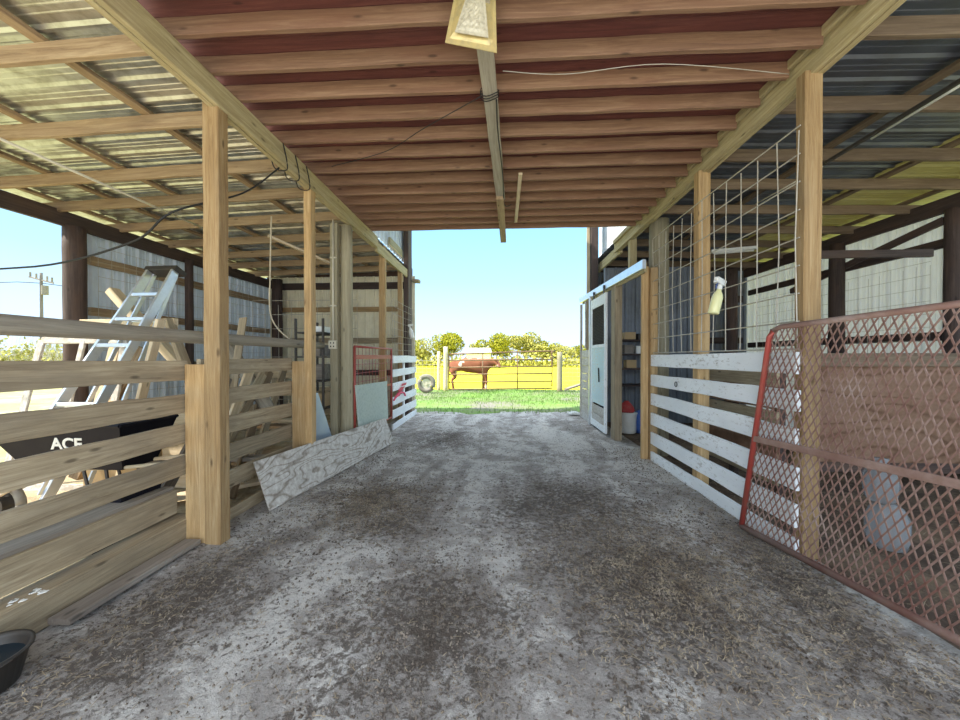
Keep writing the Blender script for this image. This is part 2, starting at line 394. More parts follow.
# ============================================================ setting: ground
YE = 9.15                                   # far end of the barn
def grid(name, mat, x0, x1, y0, y1, nx, ny, amp, z=0, fn=None, sc1=1.7):
    from mathutils import noise as NZ
    vs = []; fs = []
    for j in range(ny + 1):
        for i in range(nx + 1):
            x = x0 + (x1 - x0) * i / nx; y = y0 + (y1 - y0) * j / ny
            h = amp * (NZ.noise(Vector((x * sc1, y * sc1, 0))) + .4 * NZ.noise(Vector((x * 6, y * 6, 3))))
            if fn: x, y = fn(x, y)
            vs.append((x, y, z + h))
    for j in range(ny):
        for i in range(nx):
            a = j * (nx + 1) + i; fs.append((a, a + 1, a + nx + 2, a + nx + 1))
    if name == 'ground_yard': vs = [(a, b, c - .06 * max(0, 1 - (j // (nx + 1)) / 5)) for j, (a, b, c) in enumerate(vs)]
    return struct(mesh_obj(name, vs, fs, mat, smooth=True))
grid('floor', 'dirt', -2.52, 2.35, -3, 10.1, 90, 240, .012)
grid('floor_left_bay', 'straw_floor', -6.3, -2.5, -3, 9.2, 50, 120, .03, .0)
grid('floor_right_bay', 'stall_floor', 2.33, 6.3, -3, 9.2, 50, 120, .03, .0)
def edge(x, y):
    return x, (y + (.22 * math.sin(x * 1.3) + .1 * math.sin(x * 4.1) + (.5 if x > 1.2 else 0) * -.6 if y < 9.5 else 0))
def wav(x, y): return x, y + (.22 * math.sin(x * 1.3) + .10 * math.sin(x * 4.1 + 1) + .05 * math.sin(x * 9.7)) * max(0, 1 - (y - 9.45) / 1.5)
grid('ground_yard', 'yard', -6.28, 30, 9.45, 16.4, 240, 60, .03, .02, wav, .8)
grid('ground_field', 'field', -120, 120, 16.3, 130, 60, 60, .10, -.03)
grid('ground_left', 'sideground', -120, -6.26, -12, 23, 60, 30, .05, -.0)
grid('ground_right', 'sideground', 6.28, 60, -12, 9.3, 40, 30, .05, -.0)
grid('ground_behind', 'sideground', -6.3, 6.3, -14, -2.9, 20, 20, .03, -.0)

# grass blades outside the far end, one uncountable mass
mb = MB()
for i in range(22000):
    x = R.uniform(-5.5, 6.5); y = 9.35 + (R.random() ** .8) * 7.0
    if 10.3 < y < 11.4 and R.random() < .75: continue
    if y < wav(x, 9.45)[1] - .05 + R.uniform(0, .2): continue
    h = R.uniform(.03, .10); a = R.uniform(0, PI); dx, dy = math.cos(a) * .008, math.sin(a) * .008; lx, ly = R.uniform(-.03, .03), R.uniform(-.03, .03)
    mb.quad((x - dx, y - dy, .0), (x + dx, y + dy, .0), (x + lx, y + ly, h + .02))
tag(mb.build('grass', 'grass', loc=(0, 0, 0)), 'short green grass growing between the barn floor and the field gate', 'grass', kind='stuff')
# straw litter
mb = MB()
def strew(n, fx, fy, lo=.010, hi=.055, zz=.010):
    for i in range(n):
        x, y = fx(), fy(); a = R.uniform(0, 2 * PI); L = R.uniform(lo, hi); w = R.uniform(.0007, .0019); z = zz + R.uniform(0, .012)
        d = Vector((math.cos(a), math.sin(a), R.uniform(-.12, .12))) * L / 2; p = Vector((-d.y, d.x, 0)).normalized() * w; c = Vector((x, y, z))
        mid = c + p * R.uniform(-3, 3) + Vector((0, 0, .003))
        mb.quad(c - d - p, mid - p, mid + p, c - d + p); mb.quad(mid - p, c + d - p, c + d + p, mid + p)
strew(4200, lambda: R.gauss(1.2, .45), lambda: R.gauss(2.5, .6))
strew(2400, lambda: R.gauss(-1.3, .35), lambda: R.gauss(3.6, .4))
strew(4500, lambda: R.uniform(-2.3, 2.2), lambda: R.uniform(1.2, 7))
strew(1800, lambda: -2.2 + abs(R.gauss(0, .25)), lambda: R.uniform(1.3, 6))
strew(2200, lambda: 2.15 - abs(R.gauss(0, .25)) + .1, lambda: R.uniform(1.3, 6))
tag(mb.build('straw_litter', 'straw', loc=(0, 0, 0)), 'dry straw and hay bits strewn over the dirt aisle', 'straw', kind='stuff')
mb = MB()
def clods(n, fx, fy, lo, hi):
    for i in range(n):
        x, y = fx(), fy()
        if not -2.45 < x < 2.25 or y < 1.2: continue
        r = R.uniform(lo, hi) * (.6 + .4 * R.random()); i0 = len(mb.v); a = R.uniform(0, PI)
        for k_ in range(4): an = a + k_ * PI / 2; mb.v.append((x + r * math.cos(an) * R.uniform(.6, 1.3), y + r * math.sin(an) * R.uniform(.6, 1.3), .002 + R.uniform(0, .3) * r))
        mb.v.append((x + R.uniform(-.3, .3) * r, y, .006 + r * R.uniform(.6, 1.1)))
        for k_ in range(4): mb.f.append((i0 + k_, i0 + (k_ + 1) % 4, i0 + 4))
clods(7000, lambda: R.uniform(-2.4, 2.2), lambda: 1.2 + 8 * R.random() ** 1.5, .004, .011)
clods(3000, lambda: R.gauss(1.15, .45), lambda: R.gauss(2.6, .7), .005, .016)
clods(1800, lambda: R.gauss(-1.2, .35), lambda: R.gauss(3.6, .4), .005, .016)
clods(1500, lambda: R.gauss(-.5, .4), lambda: R.gauss(2.1, .5), .004, .012)
clods(1500, lambda: R.gauss(-1.9, .3), lambda: R.uniform(1.4, 6), .004, .014)
clods(1500, lambda: R.gauss(1.9, .25), lambda: R.uniform(1.4, 6), .004, .014)
tag(mb.build('dirt_clods', 'clod', loc=(0, 0, 0)), 'small dark crumbs of dirt and manure scattered over the aisle', 'dirt', kind='stuff')
mb = MB()
strew(3500, lambda: R.uniform(-6, -2.6), lambda: R.uniform(.8, 8), .03, .14, .03)
tag(mb.build('straw_bedding', 'straw', loc=(0, 0, 0)), 'pale straw lying over the ground behind the board fence', 'straw', kind='stuff')
mb = MB()
strew(3500, lambda: R.uniform(2.35, 5.8), lambda: R.uniform(.8, 7), .03, .14, .03)
tag(mb.build('stall_bedding', 'straw', loc=(0, 0, 0)), 'brown hay bedding on the stall floor behind the rusty gate', 'straw', kind='stuff')

# ============================================================ setting: roofs and walls
DZ = 3.80
mbd = MB()
k = 0
for i in range(42):                         # deck boards run up the aisle as one ceiling
    y0 = -.5 + i * .16
    if y0 > 6.1: break
    mbd.box((0, y0 + .079, DZ + .012 + R.uniform(0, .002)), (4.75, .156, .022))
struct(mbd.build('ceiling', 'deck'))
S0 = -.5
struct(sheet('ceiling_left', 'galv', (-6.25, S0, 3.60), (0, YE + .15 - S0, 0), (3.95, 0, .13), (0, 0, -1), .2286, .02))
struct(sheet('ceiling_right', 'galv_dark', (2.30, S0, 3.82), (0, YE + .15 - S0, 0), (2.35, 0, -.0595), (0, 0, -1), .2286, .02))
struct(sheet('ceiling_right_outer', 'bounce_yellow', (4.60, S0, 3.768), (0, YE + .15 - S0, 0), (1.65, 0, -.042), (0, 0, -1), .2286, .02))  # outer roof strip, coloured for light bounced off the sunny ground
# side walls
struct(sheet('wall_left', 'fibre_left', (-6.02, 4.75, -.06), (0, YE - 4.75, 0), (0, 0, 3.42), (1, 0, 0)))
struct(sheet('wall_left_far', 'creammetal', (-6.02, YE, -.06), (3.85, 0, 0), (0, 0, 3.63), (0, -1, 0)))
struct(sheet('wall_right', 'fibre_white', (6.02, 5.0, -.06), (0, YE - 5.0, 0), (0, 0, 3.6), (-1, 0, 0)))
struct(sheet('wall_right_far', 'greymetal', (2.25, YE, -.06), (3.75, 0, 0), (0, 0, 3.66), (0, -1, 0)))
struct(sheet('wall_right_low', 'wallmetal', (6.05, -.4, 0.02), (0, 5.4, 0), (0, 0, 1.75), (-1, 0, 0)))
for nm, xa, xb, zz in (('trim_1', -6.1, -2.25, 3.6), ('trim_2', 2.25, 6.1, 3.72)):
    mb0 = MB(); mb0.box(((xa + xb) / 2, YE + .03, zz), (xb - xa, .05, .34)); struct(mb0.build(nm, 'dark_wood'))
# high gable siding above the beams past the loft deck
struct(sheet('wall_left_upper', 'wallmetal', (-2.42, -.5, 3.86), (0, YE + .5, 0), (0, 0, 1.75), (1, 0, 0)))  # both upper walls extended unseen over the deck to block sun
struct(sheet('wall_right_upper', 'wallmetal', (2.50, -.5, 3.90), (0, YE + .5, 0), (0, 0, 1.72), (-1, 0, 0)))

struct(sheet('sun_blocker_high', 'galv', (-2.7, -.5, 5.66), (0, YE + .6, 0), (3.5, 0, 0), (0, 0, -1)))  # unseen half roof, added to keep the sun off the far aisle
ORD = ['first', 'second', 'third', 'fourth', 'fifth', 'sixth', 'seventh', 'eighth', 'ninth', 'tenth', 'eleventh', 'twelfth', 'thirteenth', 'fourteenth', 'fifteenth']
# joists under the deck
for i, y in enumerate([2.06, 2.374, 2.691, 2.987, 3.297, 3.609, 3.90, 4.2, 4.5, 4.79, 5.08, 5.36, 5.63, 5.89, 6.15]):
    j = board('ceiling_joist', 'joist', (-2.36, y - .02, 3.734), (2.24, y - .02, 3.734), .126, .04, seg=16, jit=.004)
    tag(j, f'{ORD[i]} reddish joist from the near end under the red-brown loft deck' if i < 14 else 'last reddish joist, at the far edge of the red-brown loft deck', 'joist', 'joists under the loft deck')
# main beams
def dbl_beam(name, xi, sgn, z0, z1, y0, y1, label, strip=0):
    e = empty(name, (xi + sgn * .05, y0, z0), label, 'beam')
    z = (z0 + z1) / 2; h = z1 - z0
    board('inner_plank', 'beam', (xi + sgn * .024, y0, z), (xi + sgn * .024, y1, z), h, .045, parent=e, seg=24, jit=.004)
    board('outer_plank', 'beam', (xi + sgn * .074, y0 + .02, z - .008), (xi + sgn * .074, y1 - .03, z - .008), h - .012, .045, parent=e, seg=24, jit=.004)
    if strip: board('ledger_strip', 'beam', (xi - sgn * .022, y0, z1 - .035), (xi - sgn * .022, y1 - .06, z1 - .035), .07, .04, parent=e, seg=24, jit=.003)
    return e
dbl_beam('roof_beam', -2.20, -1, 3.475, 3.668, -.4, 6.42, 'long pale doubled beam under the joist ends above the weathered board fence')
dbl_beam('roof_beam', 2.27, 1, 3.575, 3.80, -.4, 7.35, 'long pale doubled beam with a ledger strip above the white board fence', 1)
b = board('roof_beam', 'beam', (-2.26, 6.5, 3.52), (-2.26, 8.75, 3.52), .19, .05); tag(b, 'short pale beam between the long fence-side beam and the dark gate pole, white fence below', 'beam')
b = board('roof_beam', 'beam', (2.36, 7.2, 3.62), (2.36, 8.8, 3.62), .19, .05); tag(b, 'short pale beam above the sliding door track near the dark end post', 'beam')

# rafters across the side roofs, purlins along them
def rz(x):                                   # underside of the side roofs
    return 3.60 + .13 * (x + 6.25) / 3.95 - .02 if x < 0 else 3.82 - .10 * (x - 2.3) / 3.95 - .02
for i, y in enumerate([2.33, 3.07, 3.85, 4.5, 5.28, 6.1, 6.85, 7.6, 8.35]):
    for sgn, side in ((-1, 'fence with the ladder behind'), (1, 'white board fence')):
        xa, xb = (-6.15, -2.32) if sgn < 0 else (2.40, 6.15); yy = y if sgn < 0 else y + .25
        if yy > 8.9: continue
        r = board('roof_rafter', 'rafter' if sgn < 0 else 'shaded_rafter', (xa, yy - .02, rz(xa) - .11), (xb, yy - .02, rz(xb) - .11), .125, .042, seg=12, jit=.004)
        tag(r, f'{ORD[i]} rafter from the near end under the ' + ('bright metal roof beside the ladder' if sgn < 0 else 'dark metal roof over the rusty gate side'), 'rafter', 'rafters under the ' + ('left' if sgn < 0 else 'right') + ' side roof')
PN = {-3.12: 'nearest the long beam', -4.24: 'second out from the long beam', -5.12: 'third out from the long beam', -5.85: 'outermost, over the eave',
      3.5: 'nearest the beam', 4.7: 'in the middle', 5.75: 'outermost, over the eave'}
for x, s in PN.items():
    p = board('roof_purlin', 'rafter' if x < 0 else 'shaded_rafter', (x, -.3, rz(x) - .03), (x, 9.0, rz(x) - .03), .036, .085, seg=26, jit=.003)
    tag(p, 'purlin running up the ' + ('bright' if x < 0 else 'dark') + ' metal side roof, ' + s, 'purlin', 'purlins on the ' + ('left' if x < 0 else 'right') + ' side roof')
# eave beams
tag(board('eave_beam', 'dark_wood', (-5.86, -.4, 3.36), (-5.86, 9.0, 3.36), .2, .06, seg=24), 'dark eave beam along the open side beside the sky and ladder', 'beam')
tag(board('eave_beam', 'dark_wood', (5.86, -.4, 3.50), (5.86, 9.0, 3.50), .2, .06, seg=24), 'dark eave beam above the bright wall sheets beyond the rusty gate', 'beam')

# girts on the walls (rails the sheets are fixed to)
def girt(a, b_, h, t, mat, label, up=(0, 0, 1)): tag(board('wall_rail', mat, a, b_, h, t, up), label, 'rail')
girt((-5.92, 4.9, 2.90), (-5.92, 8.95, 2.90), .13, .05, 'rafter', 'upper horizontal rail on the pale wall sheets behind the ladder')
girt((-5.92, 4.9, 2.16), (-5.92, 8.95, 2.16), .12, .05, 'rafter', 'middle horizontal rail on the pale wall sheets behind the ladder')
girt((-5.92, 4.9, 1.35), (-5.92, 8.95, 1.35), .12, .05, 'rafter', 'lower horizontal rail on the pale wall sheets behind the ladder')
girt((-5.8, 9.08, 3.32), (-2.3, 9.08, 3.32), .17, .05, 'dark_wood', 'topmost dark rail on the cream end wall')
girt((-5.8, 9.08, 2.72), (-2.3, 9.08, 2.72), .12, .05, 'pine', 'golden rail across the middle of the cream end wall')
girt((-5.8, 9.08, 1.92), (-2.3, 9.08, 1.92), .14, .05, 'fence', 'brown rail low on the cream end wall above the white boards')
girt((-5.8, 9.08, 1.1), (-2.3, 9.08, 1.1), .14, .05, 'dark_wood', 'lowest dark rail on the cream end wall')
girt((5.92, 5.1, 3.02), (5.92, 8.95, 3.02), .12, .05, 'dark_wood', 'upper dark rail on the bright wall sheets beyond the rusty gate')
girt((5.92, 5.1, 1.78), (5.92, 8.95, 1.78), .12, .05, 'dark_wood', 'lower dark rail on the bright wall sheets beyond the rusty gate')
girt((2.5, 9.08, 2.9), (5.85, 9.08, 2.9), .16, .05, 'dark_wood', 'upper dark rail on the grey end wall')
girt((2.5, 9.08, 1.9), (5.85, 9.08, 1.9), .14, .05, 'dark_wood', 'lower dark rail on the grey end wall')
girt((5.84, 5.1, 3.3), (5.84, 7.6, 2.82), .1, .05, 'dark_wood', 'slanting dark brace on the bright wall sheets by the round post')
# outer posts
def post(name, mat, x, y, z1, r, label, z0=-.1):
    return tag(pole(name, mat, (x, y, z0), (x, y, z1), r, r * .93, n=18, wob=.03), label, 'post')
post('round_post', 'dark_wood', -5.84, 4.66, 3.28, .125, 'thick round dark post at the open side, its lower part lit orange, beside the ladder')
post('square_post', 'dark_wood', -5.76, 6.4, 3.30, .07, 'slim dark post against the pale wall sheets behind the ladder')
post('round_post', 'dark_wood', -5.6, 8.8, 3.45, .13, 'very dark round post in the far corner beside the cream end wall')
post('round_post', 'dark_wood', 5.74, 6.5, 3.42, .11, 'round dark post against the bright wall sheets behind the slanting brace')
post('round_post', 'dark_wood', 5.89, 5.02, 3.42, .105, 'thick round dark post at the near end of the bright wall sheets')
post('round_post', 'dark_wood', 5.3, 8.6, 3.5, .13, 'dark round post before the grey end wall seen through the wire panel')
post('round_post', 'greenpole', 2.47, 5.78, 3.62, .15, 'thick greenish round post behind the near wire panel by the sliding door')

# cross rail and hanger in the right bay
tag(board('cross_rail', 'dark_wood', (4.15, 5.02, 2.85), (5.60, 5.02, 2.85), .1, .05), 'dark rail running out to the thick post across the bright wall sheets', 'rail')
tag(board('roof_hanger', 'dark_wood', (4.12, 5.02, 2.75), (4.12, 5.02, 3.62), .05, .06), 'short dark upright hanging from the roof beside the big pine post', 'hanger')

# ============================================================ left side of the aisle
def lpost(y, w, d, sh, zt, l1, l2, xs):
    tag(board('wooden_post', 'pine', (-2.22 - w / 2, y + d / 2, -.05), (-2.22 - w / 2, y + d / 2, zt), d, w, up=(0, 1, 0), jit=.002, cham=.006), l1, 'post')
    if l2: tag(board('short_post', 'pine', (xs, y + d * .55, -.05), (xs, y + d * .55, sh), d * .8, abs(-2.22 - w - xs) * 2 - .004, up=(0, 1, 0), jit=.002), l2, 'post')
lpost(2.74, .132, .11, 1.44, 3.52, 'tall square pine post nearest the camera on the weathered board fence', 'short pine post fixed beside the nearest tall post, ending at the top board', -2.44)
lpost(4.14, .09, .11, 1.45, 3.50, 'slim tall pine post in the weathered fence just before the leaning plywood', 'short pine post beside the slim one, level with the top board', -2.39)
# doubled post with round pole
tag(board('wooden_post', 'greenpole', (-2.435, 5.22, -.05), (-2.435, 5.22, 3.46), .10, .11, up=(0, 1, 0)), 'greenish square post carrying the white conduit and outlet box', 'post')
tag(pole('round_post', 'greenpole', (-2.305, 5.32, -.05), (-2.305, 5.32, 3.46), .098, .085, n=16), 'greenish round pole beside the outlet box post, before the red gate', 'post')
tag(board('wooden_post', 'pine', (-2.30, 6.98, -.05), (-2.30, 6.98, 3.66), .10, .12, up=(0, 1, 0)), 'pine post behind the small red gate, at the end of the long beam', 'post')
tag(board('wooden_post', 'pine', (-2.29, 8.2, -.05), (-2.29, 8.2, 3.6), .09, .10, up=(0, 1, 0)), 'thin pine post behind the far white fence and wire', 'post')
tag(board('gate_post', 'dark_wood', (-2.27, 8.8, -.05), (-2.27, 8.8, 5.6), .34, .12, up=(0, 1, 0)), 'dark brown tall end post at the far opening above the far white fence', 'post')
tag(board('post_trim', 'fence', (-2.19, 9.0, 3.42), (-2.02, 9.0, 3.40), .07, .2), 'short grey wood bracket on top of the far dark end post', 'bracket')
tag(board('crossbar', 'greenpole', (-2.36, 7.6, 3.98), (-2.36, 8.6, 3.98), .16, .05), 'greenish short board on the white siding above the short beam', 'board')

# weathered fence, near bay
FX = -2.555
def fence(label, rows, y0, y1, mat, x0, x1, t=.035, tilt=None, parent_name='board_fence', cat='fence', yends=None):
    e = empty(parent_name, ((x0 + x1) / 2, (y0 + y1) / 2, 0), label, cat)
    for i, (za, zb) in enumerate(rows):
        z = (za + zb) / 2; dz = R.uniform(-.008, .008)
        board('fence_board', mat, (x0, y0 + R.uniform(-.01, .01), z + dz), (x1, y1 + R.uniform(-.01, .01), z - dz), zb - za, t, parent=e, jit=.004)
    return e
fA = fence('weathered board fence nearest the camera, black wheelbarrow behind it', [(1.32, 1.478), (1.055, 1.205), (.80, .955), (.545, .70)], -.3, 2.80, 'fence', FX, FX)
f5 = board('thick_rail', 'fence', (FX - .10, -.3, .32), (FX - .10, 2.80, .32), .19, .04); tag(f5, 'wide rough rail low in the near fence just above the heavy sill', 'timber')
tag(board('ledge_plank', 'grey_wood', (FX - .21, -.3, .425), (FX - .21, 2.80, .425), .03, .20), 'flat dirty ledge plank behind the wide low rail of the near fence', 'plank')
f6 = board('sill_timber', 'fence', (FX - .01, -.3, .10), (FX - .05, 2.86, .10), .20, .17); tag(f6, 'heavy sill timber on the ground under the near fence, white spatter on top', 'timber')
mb = MB()
for i in range(9):
    x = FX + .005 + R.uniform(-.04, .04); y = 1.80 + R.uniform(-.07, .07); rr = R.uniform(.008, .022)
    mb.lathe([(rr, 0), (rr * .9, .003)], (x, y, .201), 8, lambda a, z: 1 + .3 * math.sin(a * 3))
tag(mb.build('bird_dropping', 'white'), 'white droppings splashed on the sill timber', 'droppings', kind='stuff')
tag(board('loose_plank', 'grey_wood', (-2.42, 1.84, .045), (-2.43, 2.72, .04), .035, .13), 'grey loose plank lying on the dirt beside the sill timber', 'plank')
# near fence second bay, between the two pine posts
fB = fence('weathered board fence between the two tall pine posts', [(1.345, 1.485), (1.07, 1.215), (.80, .955), (.54, .70), (.29, .45), (-.01, .10)], 2.86, 4.2, 'fence', -2.50, -2.50)
# round rail above the near fences
tag(pole('round_rail', 'pole', (-2.53, -.2, 1.665), (-2.53, 5.0, 1.665), .058, .05, n=14), 'long grey round rail running above the weathered fences behind the pine posts', 'rail')

# leaning plywood
def panel(name, mat, c4, th, label, cat, parent=None):
    a, b_, c_, d = [Vector(p) for p in c4]          # bottom near, bottom far, top far, top near
    n = (b_ - a).cross(d - a).normalized() * th; o = (a + b_ + c_ + d) / 4
    x = (b_ - a).normalized(); z = n.normalized(); y = z.cross(x); mw = Matrix((x, y, z)).transposed().to_4x4(); mw.translation = o
    inv = mw.inverted(); vs = []; N = 8
    for lay in (0, 1):
        for j in range(N + 1):
            for i in range(N + 1):
                u, v = i / N, j / N; p = a.lerp(b_, u).lerp(d.lerp(c_, u), v) + (n if lay else Vector()) + n.normalized() * .008 * math.sin(u * PI) * math.sin(v * 2)
                vs.append(inv @ p)
    fs = []; K = (N + 1) ** 2
    for j in range(N):
        for i in range(N):
            q = j * (N + 1) + i; fs.append((q, q + N + 1, q + N + 2, q + 1)); q += K; fs.append((q, q + 1, q + N + 2, q + N + 1))
    ring = [i for i in range(N + 1)] + [j * (N + 1) + N for j in range(1, N + 1)] + [N * (N + 1) + i for i in reversed(range(N))] + [j * (N + 1) for j in reversed(range(1, N))]
    for i in range(len(ring)):
        p, q = ring[i], ring[(i + 1) % len(ring)]; fs.append((p, q, q + K, p + K))
    o = mesh_obj(name, vs, fs, mat, mw, parent)
    if parent is None: tag(o, label, cat)
    return o
panel('plywood_sheet', 'ply', [(-2.23, 3.36, .012), (-1.86, 6.19, .012), (-2.02, 6.22, .43), (-2.345, 3.30, .50)], .018, 'long weathered plywood sheet leaning on its edge against the fence', 'plywood')
panel('leaning_sheet', 'blue_sheet', [(-2.42, 4.42, .05), (-2.30, 5.0, .05), (-2.46, 4.72, 1.02), (-2.50, 4.50, 1.02)], .02, 'blue-grey metal sheet leaning behind the plywood by the slim post', 'sheet')
# dark rack behind
e = empty('metal_rack', (-2.78, 4.9, 0), 'dark metal rack with boxes, between slim post and greenish pole', 'rack')
for x, y in ((-2.52, 5.02), (-2.92, 5.02), (-2.52, 5.63), (-2.92, 5.63)): board('upright', 'darkmetal', (x, y, 0), (x, y, 2.05), .03, .03, up=(0, 1, 0), parent=e, seg=2, jit=0)
for z in (.35, .75, 1.15, 1.5, 1.85): board('shelf', 'darkmetal', (-2.72, 5.0, z), (-2.72, 5.66, z), .02, .40, parent=e, seg=2, jit=0)
for (z, y, h, m_, l) in ((.765, 4.95, .2, 'cardboard', 'brown box on the second shelf of the dark rack'), (1.165, 5.0, .22, 'grey_wood', 'grey-brown crate on the third shelf of the dark rack'), (1.515, 4.9, .16, 'grey_wood', 'grey box on the fourth shelf of the dark rack'), (1.865, 5.0, .08, 'white', 'white flat box on top of the dark rack')):
    mb = MB(); mb.box((0, 0, h / 2), (.26, .34, h)); mb.box((0, 0, h), (.27, .35, .012)); tag(mb.build('storage_box', m_, loc=(-2.72, y + .33, z)), l, 'box')
# boards behind, two leaning poles
tag(board('leaning_board', 'fence', (-2.72, 3.3, .02), (-2.95, 4.0, 1.95), .02, .09, up=(0, 1, 0)), 'narrow weathered board leaning behind the second fence bay, its tip above the round rail', 'board')
for i, (xa, ya, xb, yb, zt, m_, l) in enumerate(((-2.75, 3.1, -2.80, 3.9, 1.35, 'bright_wood', 'pale lumber piece leaning inside the second fence bay, closest to the pine post'),
        (-2.95, 3.3, -2.85, 4.2, 1.3, 'fence', 'brown lumber piece leaning inside the second fence bay, middle one'),
        (-2.8, 3.6, -2.9, 4.4, 1.32, 'rafter', 'tan lumber piece leaning inside the second fence bay, by the short post'),
        (-3.1, 3.0, -2.9, 3.7, 1.28, 'grey_wood', 'grey lumber piece leaning at the back of the second fence bay'),
        (-2.85, 3.9, -3.0, 4.9, 1.4, 'fence', 'brown plank leaning behind the short post near the dark rack'))):
    tag(board('lumber_piece', m_, (xa, ya, .03), (xb, yb, zt), .03, .12, up=(1, 0, 0)), l, 'lumber')

# outlet box and conduit
e = empty('outlet_box', (-2.435, 5.155, 1.66), 'white electrical outlet box on the greenish post with pale conduit', 'outlet')
mb = MB(); mb.box((-2.435, 5.145, 1.68), (.11, .05, .12)); mb.build('box_body', 'conduit', e)
for dx in (-.022, .022):
    for dz in (-.025, .025): mb = MB(); mb.box((-2.435 + dx, 5.117, 1.68 + dz), (.014, .006, .02)); mb.build('socket', 'black', e)
mb = MB(); mb.tube([(-2.435, 5.155, 1.74), (-2.435, 5.155, 3.5)], .013, 8)
for z in (2.25, 2.95): mb.box((-2.435, 5.155, z), (.09, .03, .02))
mb.build('conduit', 'conduit', e, True)

# red gate with the green panel
def tubeframe(pts, r): mb = MB(); mb.tube(smoothpath(pts, 1), r, 8); return mb
e = empty('red_gate', (-2.2, 6.2, 0), 'small red metal gate with wire infill, greenish panel hung on it', 'gate')
gy0, gy1 = 5.36, 7.2
for y in (gy0, gy1): mb = MB(); mb.tube([(-2.2, y, .25), (-2.2, y, 1.66)], .022, 8); mb.build('gate_upright', 'redpaint', e, True)
for z in (.28, 1.66): mb = MB(); mb.tube([(-2.2, gy0, z), (-2.2, gy1, z)], .018, 8); mb.build('gate_rail', 'redpaint', e, True)
mb = MB(); mb.box((-2.2, 6.28, 1.50), (.012, 1.8, .07)); mb.box((-2.2, 6.28, .95), (.012, 1.8, .05)); mb.build('gate_bar', 'redpaint', e)
mb = MB()
for i in range(1, 12): y = gy0 + (gy1 - gy0) * i / 12; mb.tube([(-2.2, y, .28), (-2.2, y, 1.66)], .004, 4)
for i in range(1, 10): z = .28 + 1.38 * i / 10; mb.tube([(-2.2, gy0, z), (-2.2, gy1, z)], .004, 4)
mb.build('wire_infill', 'redpaint', e)
panel('hung_panel', 'green_panel', [(-2.165, 5.40, .42), (-2.165, 6.84, .31), (-2.175, 6.80, 1.04), (-2.17, 5.29, 1.075)], .015, 'pale grey-green speckled panel hung on the small red gate', 'panel')
# far white fence
WR = [(1.37, 1.53), (1.09, 1.245), (.80, .965), (.51, .68), (.23, .40), (0.0, .13)]
fC = fence('far white board fence ending at the dark end post, pink ribbon tied on it', WR, 7.25, 9.3, 'white_board', -2.19, -2.19, .03)
board('fence_upright', 'white_board', (-2.215, 8.2, 0), (-2.215, 8.2, 1.53), .09, .03, up=(0, 1, 0), parent=fC)
mb = MB()
for i in range(5):
    s = i * .13; mb.quad(*[Vector((-2.165 + .01 * j, 7.3 + s + .35 * (j % 2), .66 + .05 * i + .05 * (j // 2) * R.uniform(.6, 1.2))) for j in (0, 1, 3, 2)])
mb.tube(smoothpath([(-2.16, 7.25, .62), (-2.15, 7.6, .72), (-2.16, 8.0, .7), (-2.15, 8.1, .62)], 4), .02, 6)
tag(mb.build('pink_ribbon', 'pink'), 'pink ribbon tied around a board of the far white fence', 'ribbon')

# wire panels
def wires(name, o, u, v, nu, nv, r, label, mat='wire', skew=0):
    mb = MB(); o, u, v = Vector(o), Vector(u), Vector(v); nn = u.cross(v).normalized() * r * 1.5
    for i in range(nu + 1):
        p = o + u * i / nu; q = p + v * R.uniform(.97, 1.0); w = nn * R.uniform(-3, 3)
        mb.tube([p, (p + q) / 2 + w, q], r * .8, 5)
    for j in range(nv + 1):
        p = o + v * j / nv; mb.tube([p + nn, p + u / 2 + nn * R.uniform(-3, 3), p + u + nn], r, 5)
    return tag(mb.build(name, mat), label, 'wire panel')
wires('wire_panel', (-2.21, 7.3, 1.5), (0, 1.75, 0), (0, 0, 1.2), 8, 8, .004, 'wire panel above the far white board fence')
wires('wire_panel', (2.215, 2.82, 1.56), (0, 2.58, 0), (0, 0, 1.66), 12, 8, .006, 'big wire panel above the white board fence, spray bottle hooked on it')
wires('wire_panel', (-5.84, 4.95, .1), (0, 3.7, 0), (0, 0, 3.0), 20, 14, .003, 'fine wire mesh over the pale wall sheets behind the ladder')
wires('wire_panel', (5.84, 5.25, .3), (0, 3.3, 0), (0, 0, 2.5), 20, 14, .003, 'fine wire mesh over the bright wall sheets beyond the rusty gate')
wires('wire_panel', (-4.4, 6.2, .0), (1.9, 0, 0), (0, 0, 2.5), 8, 10, .004, 'wire panel standing across the bay between the two tall pine posts')

# ============================================================ behind the near fence
# wheelbarrow with lettering
wb = empty('wheelbarrow', (-3.4, 2.85, 0), 'black wheelbarrow with white lettering behind the near fence boards', 'wheelbarrow')
mb = MB()
T = [(-4.25, 2.70, .95), (-3.02, 2.70, .95), (-3.02, 3.22, .95), (-4.25, 3.22, .95)]; Bm = [(-4.0, 2.82, .56), (-3.13, 2.82, .56), (-3.13, 3.12, .56), (-4.0, 3.12, .56)]
def off(p, k, z=0): return (p[0] + (-3.55 - p[0]) * k, p[1] + (2.96 - p[1]) * k * 2, p[2] + z)
for i in range(4):
    j = (i + 1) % 4
    mb.quad(Bm[i], Bm[j], T[j], T[i]); mb.quad(off(T[i], .03), off(T[j], .03), off(Bm[j], .03, .02), off(Bm[i], .03, .02)); mb.quad(T[i], T[j], off(T[j], .03), off(T[i], .03))
mb.quad(Bm[3], Bm[2], Bm[1], Bm[0]); mb.quad(*[off(p, .03, .02) for p in Bm])
for i in range(4): mb.tube([T[i], T[(i + 1) % 4]], .014, 6)
tray = mb.build('tray', 'black', wb)
fc = bpy.data.curves.new('lettering', 'FONT'); fc.body = 'ACE'; fc.size = .145; fc.extrude = .002; fc.shear = .3; fc.offset = .004
